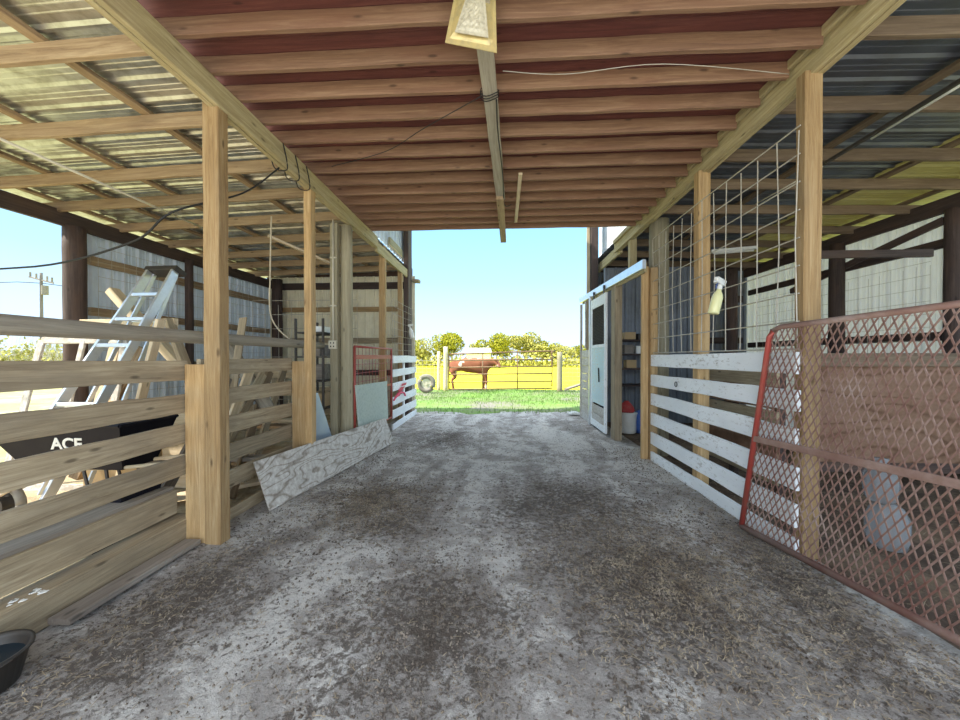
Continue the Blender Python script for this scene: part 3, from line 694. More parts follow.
fo = bpy.data.objects.new('lettering', fc); fc.materials.append(M['white'])
fx = Vector((1, 0, 0)); fy = (Vector((0, -.12, .39))).normalized(); fz = fx.cross(fy)
mw = Matrix((fx, fy, fz)).transposed().to_4x4(); mw.translation = Vector((-3.68, 2.762, .745))
tmp = bpy.data.scenes[0]; C.objects.link(fo); bpy.context.view_layer.update()
fm = bpy.data.meshes.new_from_object(fo.evaluated_get(bpy.context.evaluated_depsgraph_get())); bpy.data.objects.remove(fo)
put(bpy.data.objects.new('lettering', fm), mw, tray)
for y in (2.84, 3.10):
    mb = MB(); mb.tube(smoothpath([(-2.75, y, .62), (-3.1, y, .58), (-3.9, y + (.05 if y < 3 else -.05), .5), (-4.45, 2.97 + (.04 if y > 3 else -.04), .25)], 4), .016, 8); mb.build('handle_bar', 'bright_wood', wb, True)
    mb = MB(); mb.tube([(-3.3, y, .58), (-3.22, y, .02), (-3.36, y, .02), (-3.5, y, .56)], .013, 6); mb.build('leg', 'darkmetal', wb)
mb = MB(); mb.tube([(-4.42 + .17 * math.cos(a), 2.97, .19 + .17 * math.sin(a)) for a in [2 * PI * i / 20 for i in range(21)]], .035, 8); wh = mb.build('wheel', 'tyre', wb, True)
mb = MB(); mb.tube([(-4.42, 2.9, .19), (-4.42, 3.04, .19)], .09, 14); mb.build('hub', 'darkmetal', wh)
# second black object: storage tub on the ground
e = empty('storage_tub', (-2.95, 2.55, 0), 'small black plastic tub on the ground behind the lower fence boards', 'tub')
mb = MB(); mb.box((-2.98, 2.95, .62 / 2), (.36, .34, .5)); 
mb = MB()
mb.quad((-3.12, 2.5, .12), (-2.80, 2.5, .12), (-2.74, 2.46, .50), (-3.17, 2.46, .50)); mb.quad((-2.80, 2.5, .12), (-2.80, 2.74, .12), (-2.74, 2.78, .50), (-2.74, 2.46, .50))
mb.quad((-2.80, 2.74, .12), (-3.12, 2.74, .12), (-3.17, 2.78, .50), (-2.74, 2.78, .50)); mb.quad((-3.12, 2.74, .12), (-3.12, 2.5, .12), (-3.17, 2.46, .50), (-3.17, 2.78, .50))
mb.quad((-3.12, 2.74, .04), (-2.80, 2.74, .04), (-2.80, 2.5, .04), (-3.12, 2.5, .04)); mb.box((-2.96, 2.62, .08), (.32, .24, .09))
mb.build('tub_body', 'black', e)
mb = MB(); mb.tube([(-3.17, 2.46, .5), (-2.74, 2.46, .5), (-2.74, 2.78, .5), (-3.17, 2.78, .5), (-3.17, 2.46, .5)], .012, 6); mb.build('rim', 'black', e)

# step ladder
def ladder():
    e = empty('step_ladder', (-4.07, 3.6, 0), 'aluminium step ladder leaning over the lumber, its dark cap pointing up', 'ladder')
    top = Vector((-4.20, 4.28, 2.56)); bot = Vector((-4.42, 3.02, .08)); d = (top - bot); wdir = Vector((1, -.04, 0)).normalized()
    # front frame: two flat rails, steps
    for s in (-1, 1):
        board('rail', 'alu', bot + wdir * s * .27, top + wdir * s * .17, .095, .03, up=d.cross(wdir), parent=e, seg=4, jit=0)
    for i in range(1, 8):
        t = i / 8; c = bot + d * t; w = .27 + (.17 - .27) * t
        board('step', 'alu', c - wdir * w, c + wdir * w, .04, .085, parent=e, seg=2, jit=0)
    n = d.cross(wdir).normalized() * -1
    if n.z > 0: n = -n
    # rear frame folded slightly open
    bt2 = bot + Vector((-.06, .42, 0))
    for s in (-1, 1):
        board('rear_rail', 'alu', bt2 + wdir * s * .25, top + n * .05 + wdir * s * .15, .045, .02, up=d.cross(wdir), parent=e, seg=3, jit=0)
    for i in (2, 4, 6):
        t = i / 8; c = bt2.lerp(top + n * .05, t); w = .25 - .10 * t; mb = MB(); mb.tube([c - wdir * w, c + wdir * w], .011, 6); mb.build('rear_bar', 'alu', e)
    board('top_cap', 'darkmetal', top - wdir * .21 + n * .03 + d.normalized() * .03, top + wdir * .21 + n * .03 + d.normalized() * .03, .16, .06, up=n, parent=e, seg=2, jit=0)
    mb = MB()
    for s in (-1, 1):
        c = bot + wdir * s * .27; mb.box(c + Vector((0, 0, -.02)), (.09, .06, .06))
    mb.build('foot', 'black', e)
ladder()
# lumber and frames behind
def lum(mat, a, b_, w, t, label, up=(0, 1, 0), name='lumber_piece'): tag(board(name, mat, a, b_, w, t, up), label, 'lumber')
lum('bright_wood', (-5.25, 4.62, 2.40), (-3.95, 4.6, 1.05), .13, .10, 'thick pale timber leaning beside the ladder, cut end up against the round dark post')
lum('bright_wood', (-5.4, 4.35, .0), (-4.75, 4.3, 1.95), .04, .14, 'pale board standing left of the ladder beyond the round rail')
lum('bright_wood', (-5.3, 4.3, 1.93), (-3.9, 4.15, 1.92), .09, .05, 'light horizontal board behind the ladder just above the round rail', (0, 0, 1))
lum('bright_wood', (-4.28, 3.8, .0), (-3.80, 3.85, 1.92), .10, .04, 'pale upright board right of the ladder steps')
lum('fence', (-3.95, 4.1, 1.95), (-3.25, 4.1, .08), .12, .05, 'brown board slanting down behind the upright pale board')
lum('rafter', (-4.9, 3.9, .1), (-4.35, 4.15, 1.62), .07, .12, 'brown board propped left of the ladder, lower part between fence boards')
tag(pole('round_log', 'pole', (-3.72, 4.6, 1.82), (-2.62, 4.0, .85), .075, .075, n=14), 'short grey round log with its cut end up, beside the tall pine post', 'log')
# window frame leaning
e = empty('window_frame', (-4.6, 3.3, 0), 'old white window frame leaning under the ladder between fence boards', 'window frame')
F = [Vector((-5.6, 3.75, .03)), Vector((-4.5, 3.8, .03)), Vector((-4.5, 4.1, 1.70)), Vector((-5.5, 4.05, 1.70))]
for i in range(4): board('frame_member', 'dirty_white_board', F[i], F[(i + 1) % 4], .03, .08, up=(F[1] - F[0]).cross(F[3] - F[0]), parent=e)
board('mullion', 'dirty_white_board', F[0].lerp(F[1], .5), F[3].lerp(F[2], .5), .03, .06, up=(F[1] - F[0]).cross(F[3] - F[0]), parent=e)
# boxes and planks on the ground
def crate(name, mat, c, d, rz_, label, cat='box'):
    mb = MB(); mb.box((0, 0, d[2] / 2), d); mb.box((0, 0, d[2] + .004), (d[0] * 1.02, d[1] * .48, .008)); mb.box((0, d[1] * .3, d[2] + .01), (d[0] * 1.01, d[1] * .3, .006))
    return tag(mb.build(name, mat, loc=c, rot=Euler((0, 0, rz_))), label, cat)
crate('cardboard_box', 'cardboard', (-4.3, 3.95, .03), (.6, .4, .95), .2, 'tall brown cardboard box under the ladder behind the fence')
crate('cardboard_box', 'bright_wood', (-3.55, 4.05, .03), (.5, .4, .92), -.1, 'pale box beside the upright board behind the fence')
for i, (x, y, z, L, a, m_, l) in enumerate(((-3.6, 4.5, .06, 1.8, .5, 'bright_wood', 'pale plank lying on the straw behind the pine post, lowest of the heap'), (-3.7, 4.7, .12, 1.7, .1, 'fence', 'brown plank lying across the lowest pale plank'),
        (-3.4, 4.4, .19, 1.4, -.3, 'bright_wood', 'short pale plank on top of the brown one'), (-3.3, 3.5, .06, 1.5, .7, 'bright_wood', 'pale plank lying in the straw close to the second fence bay'), (-3.2, 3.8, .36, 1.3, .15, 'grey_wood', 'grey plank propped level behind the short post'),
        (-4.1, 5.2, .5, 2.2, .25, 'bright_wood', 'long pale plank stacked high at the back of the heap'), (-4.0, 5.4, .42, 2.3, -.1, 'rafter', 'tan plank under the long pale one at the back'))):
    dx, dy = math.cos(a) * L / 2, math.sin(a) * L / 2
    tag(board('loose_plank', m_, (x - dx, y - dy, z), (x + dx, y + dy, z + .02), .04, .16), l, 'plank')
# pen boards at the back of the left bay
fence('brown board pen fence far behind the ladder in the left bay', [(1.1, 1.25), (.75, .9), (.4, .55), (.05, .2)], 6.3, 6.3, 'fence', -5.6, -2.6, cat='fence') if 0 else None
e = empty('board_fence', (-4.1, 6.3, 0), 'brown board fence across the bay, far behind the ladder', 'fence')
for z in (1.2, .88, .56, .24): board('fence_board', 'fence', (-5.7, 6.3, z), (-2.6, 6.3, z), .16, .035, parent=e)
for x in (-5.6, -4.1, -2.7): board('fence_upright', 'fence', (x, 6.35, 0), (x, 6.35, 1.35), .09, .05, up=(0, 1, 0), parent=e)

# bucket
e = empty('bucket', (-2.32, 1.47, 0), 'grey rubber bucket with dark water on the dirt', 'bucket')
bc = (-2.32, 1.47, 0)
mb = MB(); mb.lathe([(.115, .012), (.12, .015), (.150, .150), (.163, .156), (.163, .168), (.150, .168), (.143, .150), (.125, .06), (.11, .06)], bc, 28); mb.build('bucket_body', 'darkmetal', e, True)
mb = MB(); mb.lathe([(.136, .115), (.138, .120)], bc, 28); mb.build('water', 'water', e)
mb = MB(); mb.tube([(bc[0] + .165 * math.cos(a), bc[1] + .165 * math.sin(a) * .95, .160 + .012 * math.sin(a)) for a in [PI + PI * i / 16 for i in range(17)]], .004, 6); mb.build('bail_handle', 'darkmetal', e)

# ============================================================ overhead in the aisle
cb = empty('ridge_board', (0, 2, 3.64), 'long grey board fixed under the joists down the middle of the loft', 'board')
board('board_piece', 'pole', (-.14, 1.7, 3.645), (.01, 4.9, 3.645), .04, .115, parent=cb, jit=.004)
board('board_piece', 'rafter', (.0, 4.8, 3.605), (.06, 6.55, 3.585), .04, .10, parent=cb, jit=.004)
tag(board('batten', 'bright_wood', (.24, 4.28, 3.655), (.25, 5.8, 3.655), .025, .045), 'thin pale batten nailed under the joists beside the middle board', 'batten')
mb = MB()
for k_ in range(3):
    y = 2.93 + k_ * .03; mb.tube([(-.085 + .075 * math.cos(a), y + .015 * math.sin(a * 2), 3.645 + .035 * math.sin(a)) for a in [2 * PI * i / 16 for i in range(17)]], .004, 5)
mb.tube(smoothpath([(-.155, 2.95, 3.62), (-.7, 3.3, 3.60), (-1.2, 3.75, 3.66), (-1.9, 4.0, 3.655)], 6), .004, 5)
tag(mb.build('hanging_cable', 'cable', smooth=True), 'dark thin cable looped around the middle board and strung to the fence-side beam', 'cable')
mb = MB(); mb.tube(smoothpath([(.02, 2.75, 3.66), (.5, 2.8, 3.655), (1.2, 2.75, 3.66), (2.2, 2.9, 3.66)], 6), .003, 5)
tag(mb.build('hanging_cable', 'wire', smooth=True), 'thin pale wire under the joists from middle board to the white-fence beam', 'cable')
mb = MB(); mb.tube(smoothpath([(-.03, 2.98, 3.61), (-.02, 3.4, 3.60), (.03, 4.2, 3.61), (.06, 5.0, 3.6), (.16, 5.1, 3.64)], 6), .006, 6)
tag(mb.build('conduit_wire', 'cable', smooth=True), 'dark wire running along the edge of the middle board', 'wire')
# foil bag hanging
e = empty('hanging_bag', (-.15, 2.2, 3.4), 'yellowed crinkled foil bag hanging from the middle board near the camera', 'bag')
def bagmesh(pts, th, amp):
    a, b_, c_, d = [Vector(p) for p in pts]; N = 14; vs = []; fs = []; K = (N + 1) ** 2
    for lay in (1, -1):
        for j in range(N + 1):
            for i in range(N + 1):
                u, v = i / N, j / N; p = a.lerp(b_, u).lerp(d.lerp(c_, u), v)
                pr = min(u, 1 - u, v, 1 - v); pf = min(1, max(0, (pr - .07) * 6)); p = p + Vector((0, -1, .25)) * lay * (.002 + th * pf ** .6 + amp * R.uniform(-1, 1) * pf); vs.append(p)
    for j in range(N):
        for i in range(N):
            q = j * (N + 1) + i; fs.append((q, q + 1, q + N + 2, q + N + 1)); q += K; fs.append((q, q + N + 1, q + N + 2, q + 1))
    ring = [i for i in range(N + 1)] + [j * (N + 1) + N for j in range(1, N + 1)] + [N * (N + 1) + i for i in reversed(range(N))] + [j * (N + 1) for j in reversed(range(1, N))]
    for i in range(len(ring)): p, q = ring[i], ring[(i + 1) % len(ring)]; fs.append((p, p + K, q + K, q))
    return vs, fs
vs, fs = bagmesh([(-.335, 2.2, 3.415), (-.02, 2.22, 3.355), (-.03, 2.2, 3.80), (-.255, 2.2, 3.80)], .022, .004); mesh_obj('bag_pouch', vs, fs, 'foil', parent=e)
vs, fs = bagmesh([(-.27, 2.165, 3.445), (-.07, 2.18, 3.415), (-.09, 2.165, 3.64), (-.205, 2.165, 3.64)], .008, .004); mesh_obj('printed_window', vs, fs, 'baglabel', parent=e)

# cables by the fence-side beam
mb = MB()
for k_ in range(3):
    y = 3.55 + k_ * .22; pts = [(-2.19, y, 3.66), (-2.18, y + .05, 3.50), (-2.22, y + .1, 3.44), (-2.31, y + .05, 3.44), (-2.32, y, 3.55)]
    mb.tube(smoothpath(pts, 5), .006, 6)
mb.tube(smoothpath([(-2.32, 3.7, 3.5), (-2.5, 3.4, 3.1), (-2.75, 2.9, 2.72), (-3.2, 2.95, 2.48), (-4.6, 3.2, 2.35), (-7.0, 3.5, 2.55), (-16, 6, 4.4), (-30, 12, 6.0)], 8), .009, 6)
tag(mb.build('power_cable', 'cable', smooth=True), 'black cable looped on the long beam and strung out past the ladder', 'cable')
mb = MB(); mb.tube(smoothpath([(-3.0, 4.6, 3.35), (-3.02, 4.6, 2.6), (-3.0, 4.6, 2.0), (-2.6, 4.5, 1.66), (-2.53, 4.5, 1.72)], 6), .009, 6)
tag(mb.build('hanging_rope', 'rope', smooth=True), 'pale rope hanging from the side roof between the two tall pine posts', 'rope')
mb = MB(); mb.tube([(-4.3, 2.6, 3.38), (-4.28, 5.4, 3.36)], .014, 8); tag(mb.build('roof_pipe', 'conduit', smooth=True), 'thin pipe slung under the bright side roof parallel to the purlins', 'pipe')
for i, x in enumerate((-4.55, -4.68)):
    mb = MB(); mb.tube([(x, 1.9, 3.36), (x + .0, 3.0, 3.36)], .012, 8); tag(mb.build('roof_pipe', 'alu', smooth=True), ('inner' if i == 0 else 'outer') + ' of two short metal rods stored up under the bright side roof', 'rod')
tag(board('batten', 'bright_wood', (-3.25, 4.9, 3.2), (-2.6, 5.6, 2.95), .03, .06), 'pale loose batten hanging under the side roof between the pine posts', 'batten')
# fluorescent tubes on the right
e = empty('tube_light', (3.5, 3.2, 3.5), 'long unlit tube light under the dark side roof above the rusty gate', 'light')
board('housing', 'darkmetal', (3.35, 2.0, 3.52), (3.38, 4.0, 3.52), .03, .035, parent=e, jit=0)
mb = MB(); mb.tube([(3.35, 2.05, 3.49), (3.38, 3.5, 3.49)], .010, 8); mb.build('tube', 'tube', e, True)
mb = MB(); mb.tube([(3.38, 4.0, 3.50), (3.32, 4.9, 3.49)], .008, 8); mb.build('feed_conduit', 'conduit', e, True)
e = empty('tube_light', (4.4, 7.0, 3.4), 'small white tube light fixture seen through the wire panel above the spray bottle', 'light')
board('housing', 'white', (4.05, 7.2, 3.53), (4.75, 7.0, 3.53), .05, .12, parent=e, jit=0)
for dx in (-.03, .03): mb = MB(); mb.tube([(4.1 + dx, 7.2 + dx, 3.49), (4.7 + dx, 7.0 + dx, 3.49)], .014, 8); mb.build('tube', 'tube', e, True)

# ============================================================ right side of the aisle
def rpost(x, y, wx, wy, zt, label, mat='pine', zb=-.05, name='wooden_post'):
    return tag(board(name, mat, (x + wx / 2, y + wy / 2, zb), (x + wx / 2, y + wy / 2, zt), wy, wx, up=(0, 1, 0), jit=.002, cham=.006), label, 'post')
rpost(2.235, 2.79, .125, .09, 3.60, 'big tall pine post behind the rusty mesh gate')
rpost(2.235, 4.21, .13, .11, 3.60, 'tall pine post behind the wire panel with the spray bottle')
rpost(2.085, 5.44, .10, .05, 2.83, 'light pine door jamb board at the far end of the white board fence', name='door_jamb')
rpost(2.19, 5.38, .10, .12, 2.80, 'brown pine post backing the door jamb and the white board fence')
rpost(2.05, 6.58, .13, .22, 2.86, 'broad brown post between the tack room doorway and the blue door', 'fence')
rpost(2.30, 6.55, .12, .10, 3.62, 'upper post above the sliding door track under the long beam end', 'beam', 2.9)
rpost(2.12, 8.55, .16, .30, 5.6, 'dark tall end post at the far opening beside the blue door', 'dark_wood', name='gate_post')
rpost(2.04, 8.62, .07, .05, 5.6, 'narrow pale strip on the dark end post beside the blue door', 'fence', name='post_trim')
fence('white board fence below the big wire panel, beside the rusty gate', [(a, b_ + .005) for a, b_ in WR], 2.80, 5.40, 'white_board', 2.207, 2.207, .03)
# small knocker ring on second board
mb = MB(); mb.tube([(2.186, 4.62 + .03 * math.cos(a), 1.16 + .03 * math.sin(a)) for a in [2 * PI * i / 14 for i in range(15)]], .005, 5); tag(mb.build('tie_ring', 'darkmetal'), 'small dark tie ring on the second white board', 'ring')

# spray bottle
e = empty('spray_bottle', (2.17, 3.78, 1.93), 'white spray bottle with yellowish liquid hooked on the wire panel', 'bottle')
rot = Euler((.10, .22, .55))
mb = MB(); mb.lathe([(.044, 0), (.05, .01), (.05, .17), (.042, .20), (.022, .235), (.022, .25)], (0, 0, 0), 18); mb.build('bottle_body', 'yellow_liquid', e, True, loc=(2.12, 3.72, 1.93), rot=rot)
mb = MB(); mb.lathe([(.024, .25), (.024, .28), (.02, .285), (.02, .30)], (0, 0, 0), 12); mb.box((-.015, 0, .325), (.14, .042, .055)); mb.box((-.085, 0, .325), (.022, .024, .026)); hd = mb.build('spray_head', 'white', e, loc=(2.12, 3.72, 1.93), rot=rot)
mb = MB(); mb.tube([(-.045, 0, .31), (-.06, 0, .27), (-.05, 0, .245)], .007, 6); mb.tube([(.03, 0, .33), (.06, .01, .29), (.05, .02, .25)], .006, 6); mb.build('trigger', 'blue', hd, loc=(2.12, 3.72, 1.93), rot=rot)
# second small spray bottle on the far side
e = empty('spray_bottle', (-2.17, 8.55, 1.9), 'small white bottle hooked on the wire beside the far dark end post', 'bottle')
mb = MB(); mb.lathe([(.05, 0), (.055, .02), (.055, .18), (.02, .25), (.02, .29)], (0, 0, 0), 14); mb.build('bottle_body', 'white', e, True, loc=(-2.10, 8.55, 1.95), rot=Euler((0, -.2, 0)))
mb = MB(); mb.box((.02, 0, .315), (.11, .03, .05)); mb.build('spray_head', 'white', e, loc=(-2.10, 8.55, 1.95), rot=Euler((0, -.2, 0)))

# rusty expanded-mesh gate
g = empty('mesh_gate', (2.35, 2.6, 0), 'rusty red expanded metal gate leaning open against the big pine post', 'gate')
A = Vector((2.10, 3.25, .03)); D = Vector((.21, -1.40, .05)).normalized(); L = 3.0; Hh = 1.72
U = (Vector((.045, -.26, 1.68))).normalized()
def gp(s, t): return A + D * s + U * t
corner = [gp(0, 0), gp(0, Hh - .07), gp(.03, Hh - .02), gp(.09, Hh), gp(L, Hh)]
mb = MB(); mb.tube([gp(0, 0), gp(0, Hh - .07), gp(.025, Hh - .02)], .022, 8); mb.build('end_upright', 'redpaint', g, True)
mb = MB(); mb.tube([gp(.02, Hh - .025), gp(.08, Hh), gp(L, Hh)], .020, 8); mb.build('top_rail', 'rust', g, True)
mb = MB(); mb.tube([gp(0, .0), gp(L, .0)], .026, 8); mb.build('bottom_rail', 'rust', g, True)
mb = MB(); mb.tube([gp(L, 0), gp(L, Hh)], .022, 8); mb.build('hinge_upright', 'rust', g, True)
nrm = D.cross(U).normalized()
board('middle_rail', 'rust', gp(0, .80) + nrm * .012, gp(L, .80) + nrm * .012, .05, .014, up=U, parent=g, jit=.001, seg=10)
mb = MB(); cw, ch = .050, .108; nc = int(L / cw); nr = int(Hh / ch) + 1
ch = Hh / nr; cw = L / nc
for j in range(nr):
    for i in range(nc):
        for (s0, t0, s1, t1) in ((0, .5, .5, 1), (.5, 1, 1, .5), (0, .5, .5, 0), (.5, 0, 1, .5)):
            p = gp((i + s0) * cw, (j + t0) * ch); q = gp((i + s1) * cw, (j + t1) * ch); dd = (q - p).normalized(); sd = nrm.cross(dd).normalized()
            w = .0042; h_ = .0018
            base = len(mb.v)
            for P_ in (p, q):
                for a_, b2 in ((-w, -h_), (w, -h_), (w, h_), (-w, h_)): mb.v.append(tuple(P_ + sd * a_ + nrm * b2))
            for k_ in range(4): k2 = (k_ + 1) % 4; mb.f.append((base + k_, base + k2, base + 4 + k2, base + 4 + k_))
mb.build('expanded_mesh', 'rust', g)

# plastic jug pack behind the gate
e = empty('plastic_jug', (3.18, 2.95, 0), 'cloudy clear plastic sack tied in the middle, behind the rusty gate', 'plastic sack')
pl = lambda a, z: 1 + .05 * math.sin(a * 9) + .04 * math.sin(a * 4 + z * 20)
mb = MB(); mb.lathe([(.05, .0), (.10, .02), (.125, .10), (.12, .24), (.09, .33), (.05, .36)], (3.02, 2.98, .0), 40, pl); mb.build('lower_bulge', 'clearbag', e, True)
mb = MB(); mb.lathe([(.05, .36), (.09, .40), (.10, .50), (.095, .58), (.06, .65), (.03, .68), (.045, .71)], (2.97, 2.98, .0), 40, pl); mb.build('upper_bulge', 'clearbag', e, True)

# brown plywood stall partition behind the gate
e = empty('stall_partition', (4.4, 4.0, 0), 'brown plywood stall wall behind the rusty gate with a pale top rail', 'partition')
panel('plywood_panel', 'ply_brown', [(3.25, 4.0, .40), (5.6, 4.0, .40), (5.6, 4.0, 1.42), (3.25, 4.0, 1.42)], .02, '', '', e)
board('top_rail', 'shaded_rafter', (3.24, 3.96, 1.47), (5.6, 3.96, 1.47), .14, .05, parent=e)
board('lower_rail', 'dark_wood', (3.24, 4.02, .36), (5.6, 4.02, .36), .14, .05, parent=e)
board('upright', 'dark_wood', (3.30, 4.09, 0), (3.30, 4.09, 1.5), .09, .09, up=(0, 1, 0), parent=e)
board('upright', 'dark_wood', (5.5, 4.06, 0), (5.5, 4.06, 1.5), .09, .09, up=(0, 1, 0), parent=e)
# brown panels seen through the white fence gaps
e = empty('stall_partition', (3.0, 5.0, 0), 'dark brown board wall inside the stall behind the white fence', 'partition')
for i, z in enumerate((.25, .52, .79, 1.06, 1.30)): board('wall_board', 'ply_brown' if i % 2 else 'fence', (2.95, 4.0, z), (2.95, 5.6, z), .25, .03, parent=e)
for y in (4.05, 4.8, 5.55): board('upright', 'dark_wood', (3.0, y, 0), (3.0, y, 1.45), .09, .07, up=(0, 1, 0), parent=e)

# tack room, sliding door, track
e = empty('sliding_door_track', (2.08, 7.2, 2.85), 'pale galvanised sliding door track reaching out past the end post', 'track')
board('track_rail', 'alu', (2.04, 5.25, 2.82), (2.04, 9.35, 2.93), .13, .05, parent=e, jit=0)
board('backing_board', 'beam', (2.08, 5.3, 2.78), (2.08, 9.2, 2.89), .14, .03, parent=e)
e = empty('sliding_door', (2.0, 7.5, 0), 'pale blue patched sliding door with a dark screen in its upper half', 'door')
dy0, dy1 = 6.92, 8.02; DX = 2.0
for y in (dy0 + .05, dy1 - .05): board('door_stile', 'white_board', (DX, y, .05), (DX, y, 2.72), .10, .04, up=(0, 1, 0), parent=e)
for z, h in ((2.62, .20), (1.72, .06), (.12, .14)): board('door_rail', 'white_board', (DX, dy0, z), (DX, dy1, z), h, .038, parent=e)
panel('door_panel', 'door_blue', [(DX - .018, dy0 + .04, .55), (DX - .018, dy1 - .04, .55), (DX - .018, dy1 - .04, 1.70), (DX - .018, dy0 + .04, 1.70)], .012, '', '', e)
for z in (.24, .42): board('door_board', 'dirty_white_board', (DX - .005, dy0 + .04, z), (DX - .005, dy1 - .04, z), .17, .025, parent=e)
mb = MB()
for i in range(1, 37): mb.tube([(DX, dy0 + i * .03, 1.73), (DX, dy0 + i * .03, 2.53)], .005, 4)
for i in range(1, 27): mb.tube([(DX, dy0, 1.73 + i * .03), (DX, dy1, 1.73 + i * .03)], .005, 4)
mb.build('screen', 'darkmetal', e)
board('door_latch', 'black', (DX - .03, 7.32, 1.0), (DX - .03, 7.36, 1.28), .03, .02, parent=e)
for y in (7.1, 7.85): mb = MB(); mb.box((2.0, y, 2.80), (.02, .05, .14)); mb.tube([(1.99, y, 2.86), (2.03, y, 2.86)], .03, 10); mb.build('roller_hanger', 'darkmetal', e)
e = empty('board_siding', (2.08, 8.6, 0), 'weathered white board siding with open top beside the blue door at the far opening', 'siding')
board('upright', 'alu', (1.99, 8.12, 0), (1.99, 8.12, 2.84), .07, .04, up=(0, 1, 0), parent=e)
for i in range(9): board('siding_board', 'dirty_white_board', (2.03, 8.16, .09 + i * .185), (2.03, 9.15, .09 + i * .185), .175, .025, parent=e)
board('end_upright', 'dirty_white_board', (2.02, 9.12, 0), (2.02, 9.12, 2.8), .06, .05, up=(0, 1, 0), parent=e)
board('mid_upright', 'dirty_white_board', (2.02, 8.65, 1.7), (2.02, 8.65, 2.8), .06, .03, up=(0, 1, 0), parent=e)
# tack room inside
struct(sheet('wall_tack_room', 'greymetal', (2.35, 8.35, 0.02), (2.2, 0, 0), (0, 0, 3.5), (0, -1, 0)))
e = empty('storage_shelf', (2.8, 7.9, 0), 'dark wooden shelf rack against the tack room wall', 'shelf')
for z in (.9, 1.25, 1.55, 1.85): board('shelf_plank', 'dark_wood', (2.45, 7.9, z), (3.5, 7.9, z), .035, .45, parent=e, jit=0)
for x in (2.47, 3.48): board('upright', 'dark_wood', (x, 7.9, 0), (x, 7.9, 2.0), .07, .05, up=(0, 1, 0), parent=e)
for (x, z, h, w, m_, l) in ((2.72, 1.873, .14, .22, 'cardboard', 'brown box on the top tack room shelf'), (2.98, 1.873, .11, .18, 'darkmetal', 'dark tin on the top tack room shelf'), (2.7, 1.573, .17, .18, 'grey_wood', 'grey box on the second tack room shelf'), (2.92, 1.573, .15, .14, 'white', 'pale tub on the second tack room shelf'),
        (2.75, 1.273, .16, .2, 'cardboard', 'brown carton on the third tack room shelf')):
    mb = MB(); mb.box((0, 0, h / 2), (w, .2, h)); mb.box((0, 0, h), (w + .01, .21, .012)); tag(mb.build('storage_box', m_, loc=(x, 7.82, z)), l, 'box')
mb = MB(); mb.lathe([(.13, 0), (.15, .02), (.16, .36), (.17, .38), (.17, .40)], (2.5, 7.2, 0.02), 20); tag(mb.build('feed_bucket', 'white', smooth=True), 'white feed bucket on the floor inside the tack room doorway', 'bucket')
mb = MB(); mb.lathe([(.15, .0), (.19, .1), (.18, .3), (.10, .42), (.03, .45)], (2.78, 7.25, .02), 18, lambda a, z: 1 + .1 * math.sin(3 * a + z * 9)); tag(mb.build('feed_sack', 'blue', smooth=True), 'blue sack slumped beside the white feed bucket', 'sack')
mb = MB(); mb.lathe([(.11, .42), (.14, .46), (.12, .53), (.07, .60), (.03, .64)], (2.48, 7.2, .005), 16, lambda a, z: 1 + .15 * math.sin(3 * a + z * 9)); tag(mb.build('red_blanket', 'red', smooth=True), 'red cloth heaped on top of the white feed bucket', 'cloth')

# ============================================================ outside beyond the far opening
# tube gate
e = empty('tube_gate', (.1, 15.6, 0), 'long brown tube gate standing in the fence before the yellow field', 'gate')
GY = 15.6; gx0, gx1, gz0, gz1 = -2.22, 2.22, .10, 1.62
def tubeP(name, pts, r=.028): mb = MB(); mb.tube(pts, r, 8); mb.build(name, 'gatebrown', e, True)
tubeP('end_tube', [(gx0, GY, gz0), (gx0, GY, gz1)])
tubeP('bent_frame', smoothpath([(gx0, GY, gz1), (gx1 - .25, GY, gz1 + .13), (gx1 - .06, GY, gz1 + .06), (gx1, GY, gz1 - .15), (gx1, GY, gz0 + .15)], 5), .03)
for t in (0, .2, .42, .62, .82): tubeP('rail', [(gx0, GY, gz0 + (gz1 - gz0) * t), (gx1, GY, gz0 + .06 + (gz1 - gz0) * t)], .028)
for x in (-.75, .75): tubeP('upright', [(x, GY, gz0), (x, GY, gz1 + .08)], .025)
def opost(x, y, zt, r, label, m_='bright_wood', z0=-.1): tag(pole('fence_post', m_, (x, y, z0), (x, y, zt), r, r * .95, n=12), label, 'post')
opost(-2.36, 15.6, 1.95, .10, 'pale thick post the tube gate hangs on')
opost(-2.68, 15.7, 1.75, .07, 'thinner pale post close beside the gate hinge post')
opost(2.55, 15.6, 1.72, .12, 'greenish latch post at the free end of the tube gate', 'greenpole')
tag(pole('brace_pole', 'grey_wood', (2.75, 15.6, .1), (5.2, 15.3, .95), .06, .05, n=10), 'grey pole slanting up from the gate latch post', 'pole')
opost(5.3, 15.3, 1.6, .09, 'fence post at the far end of the slanting pole', 'greenpole')
opost(-6.2, 15.7, 1.6, .09, 'fence post in the pasture fence past the wheel', 'greenpole')
def pwire(name, x0, x1, label):
    mb = MB()
    for j in range(8): z = .15 + j * .17; mb.tube([(x0, 15.75, z), (x1, 15.75, z)], .006, 4)
    n_ = int((x1 - x0) / .17)
    for i in range(n_ + 1): x = x0 + (x1 - x0) * i / n_; mb.tube([(x, 15.75, .12), (x, 15.75, 1.36)], .005, 4)
    tag(mb.build(name, 'wire'), label, 'wire fence')
pwire('field_fence', 2.6, 5.3, 'woven wire fence between the gate latch post and next post'); pwire('field_fence', -6.2, -2.7, 'woven wire fence behind the tyre wheel')
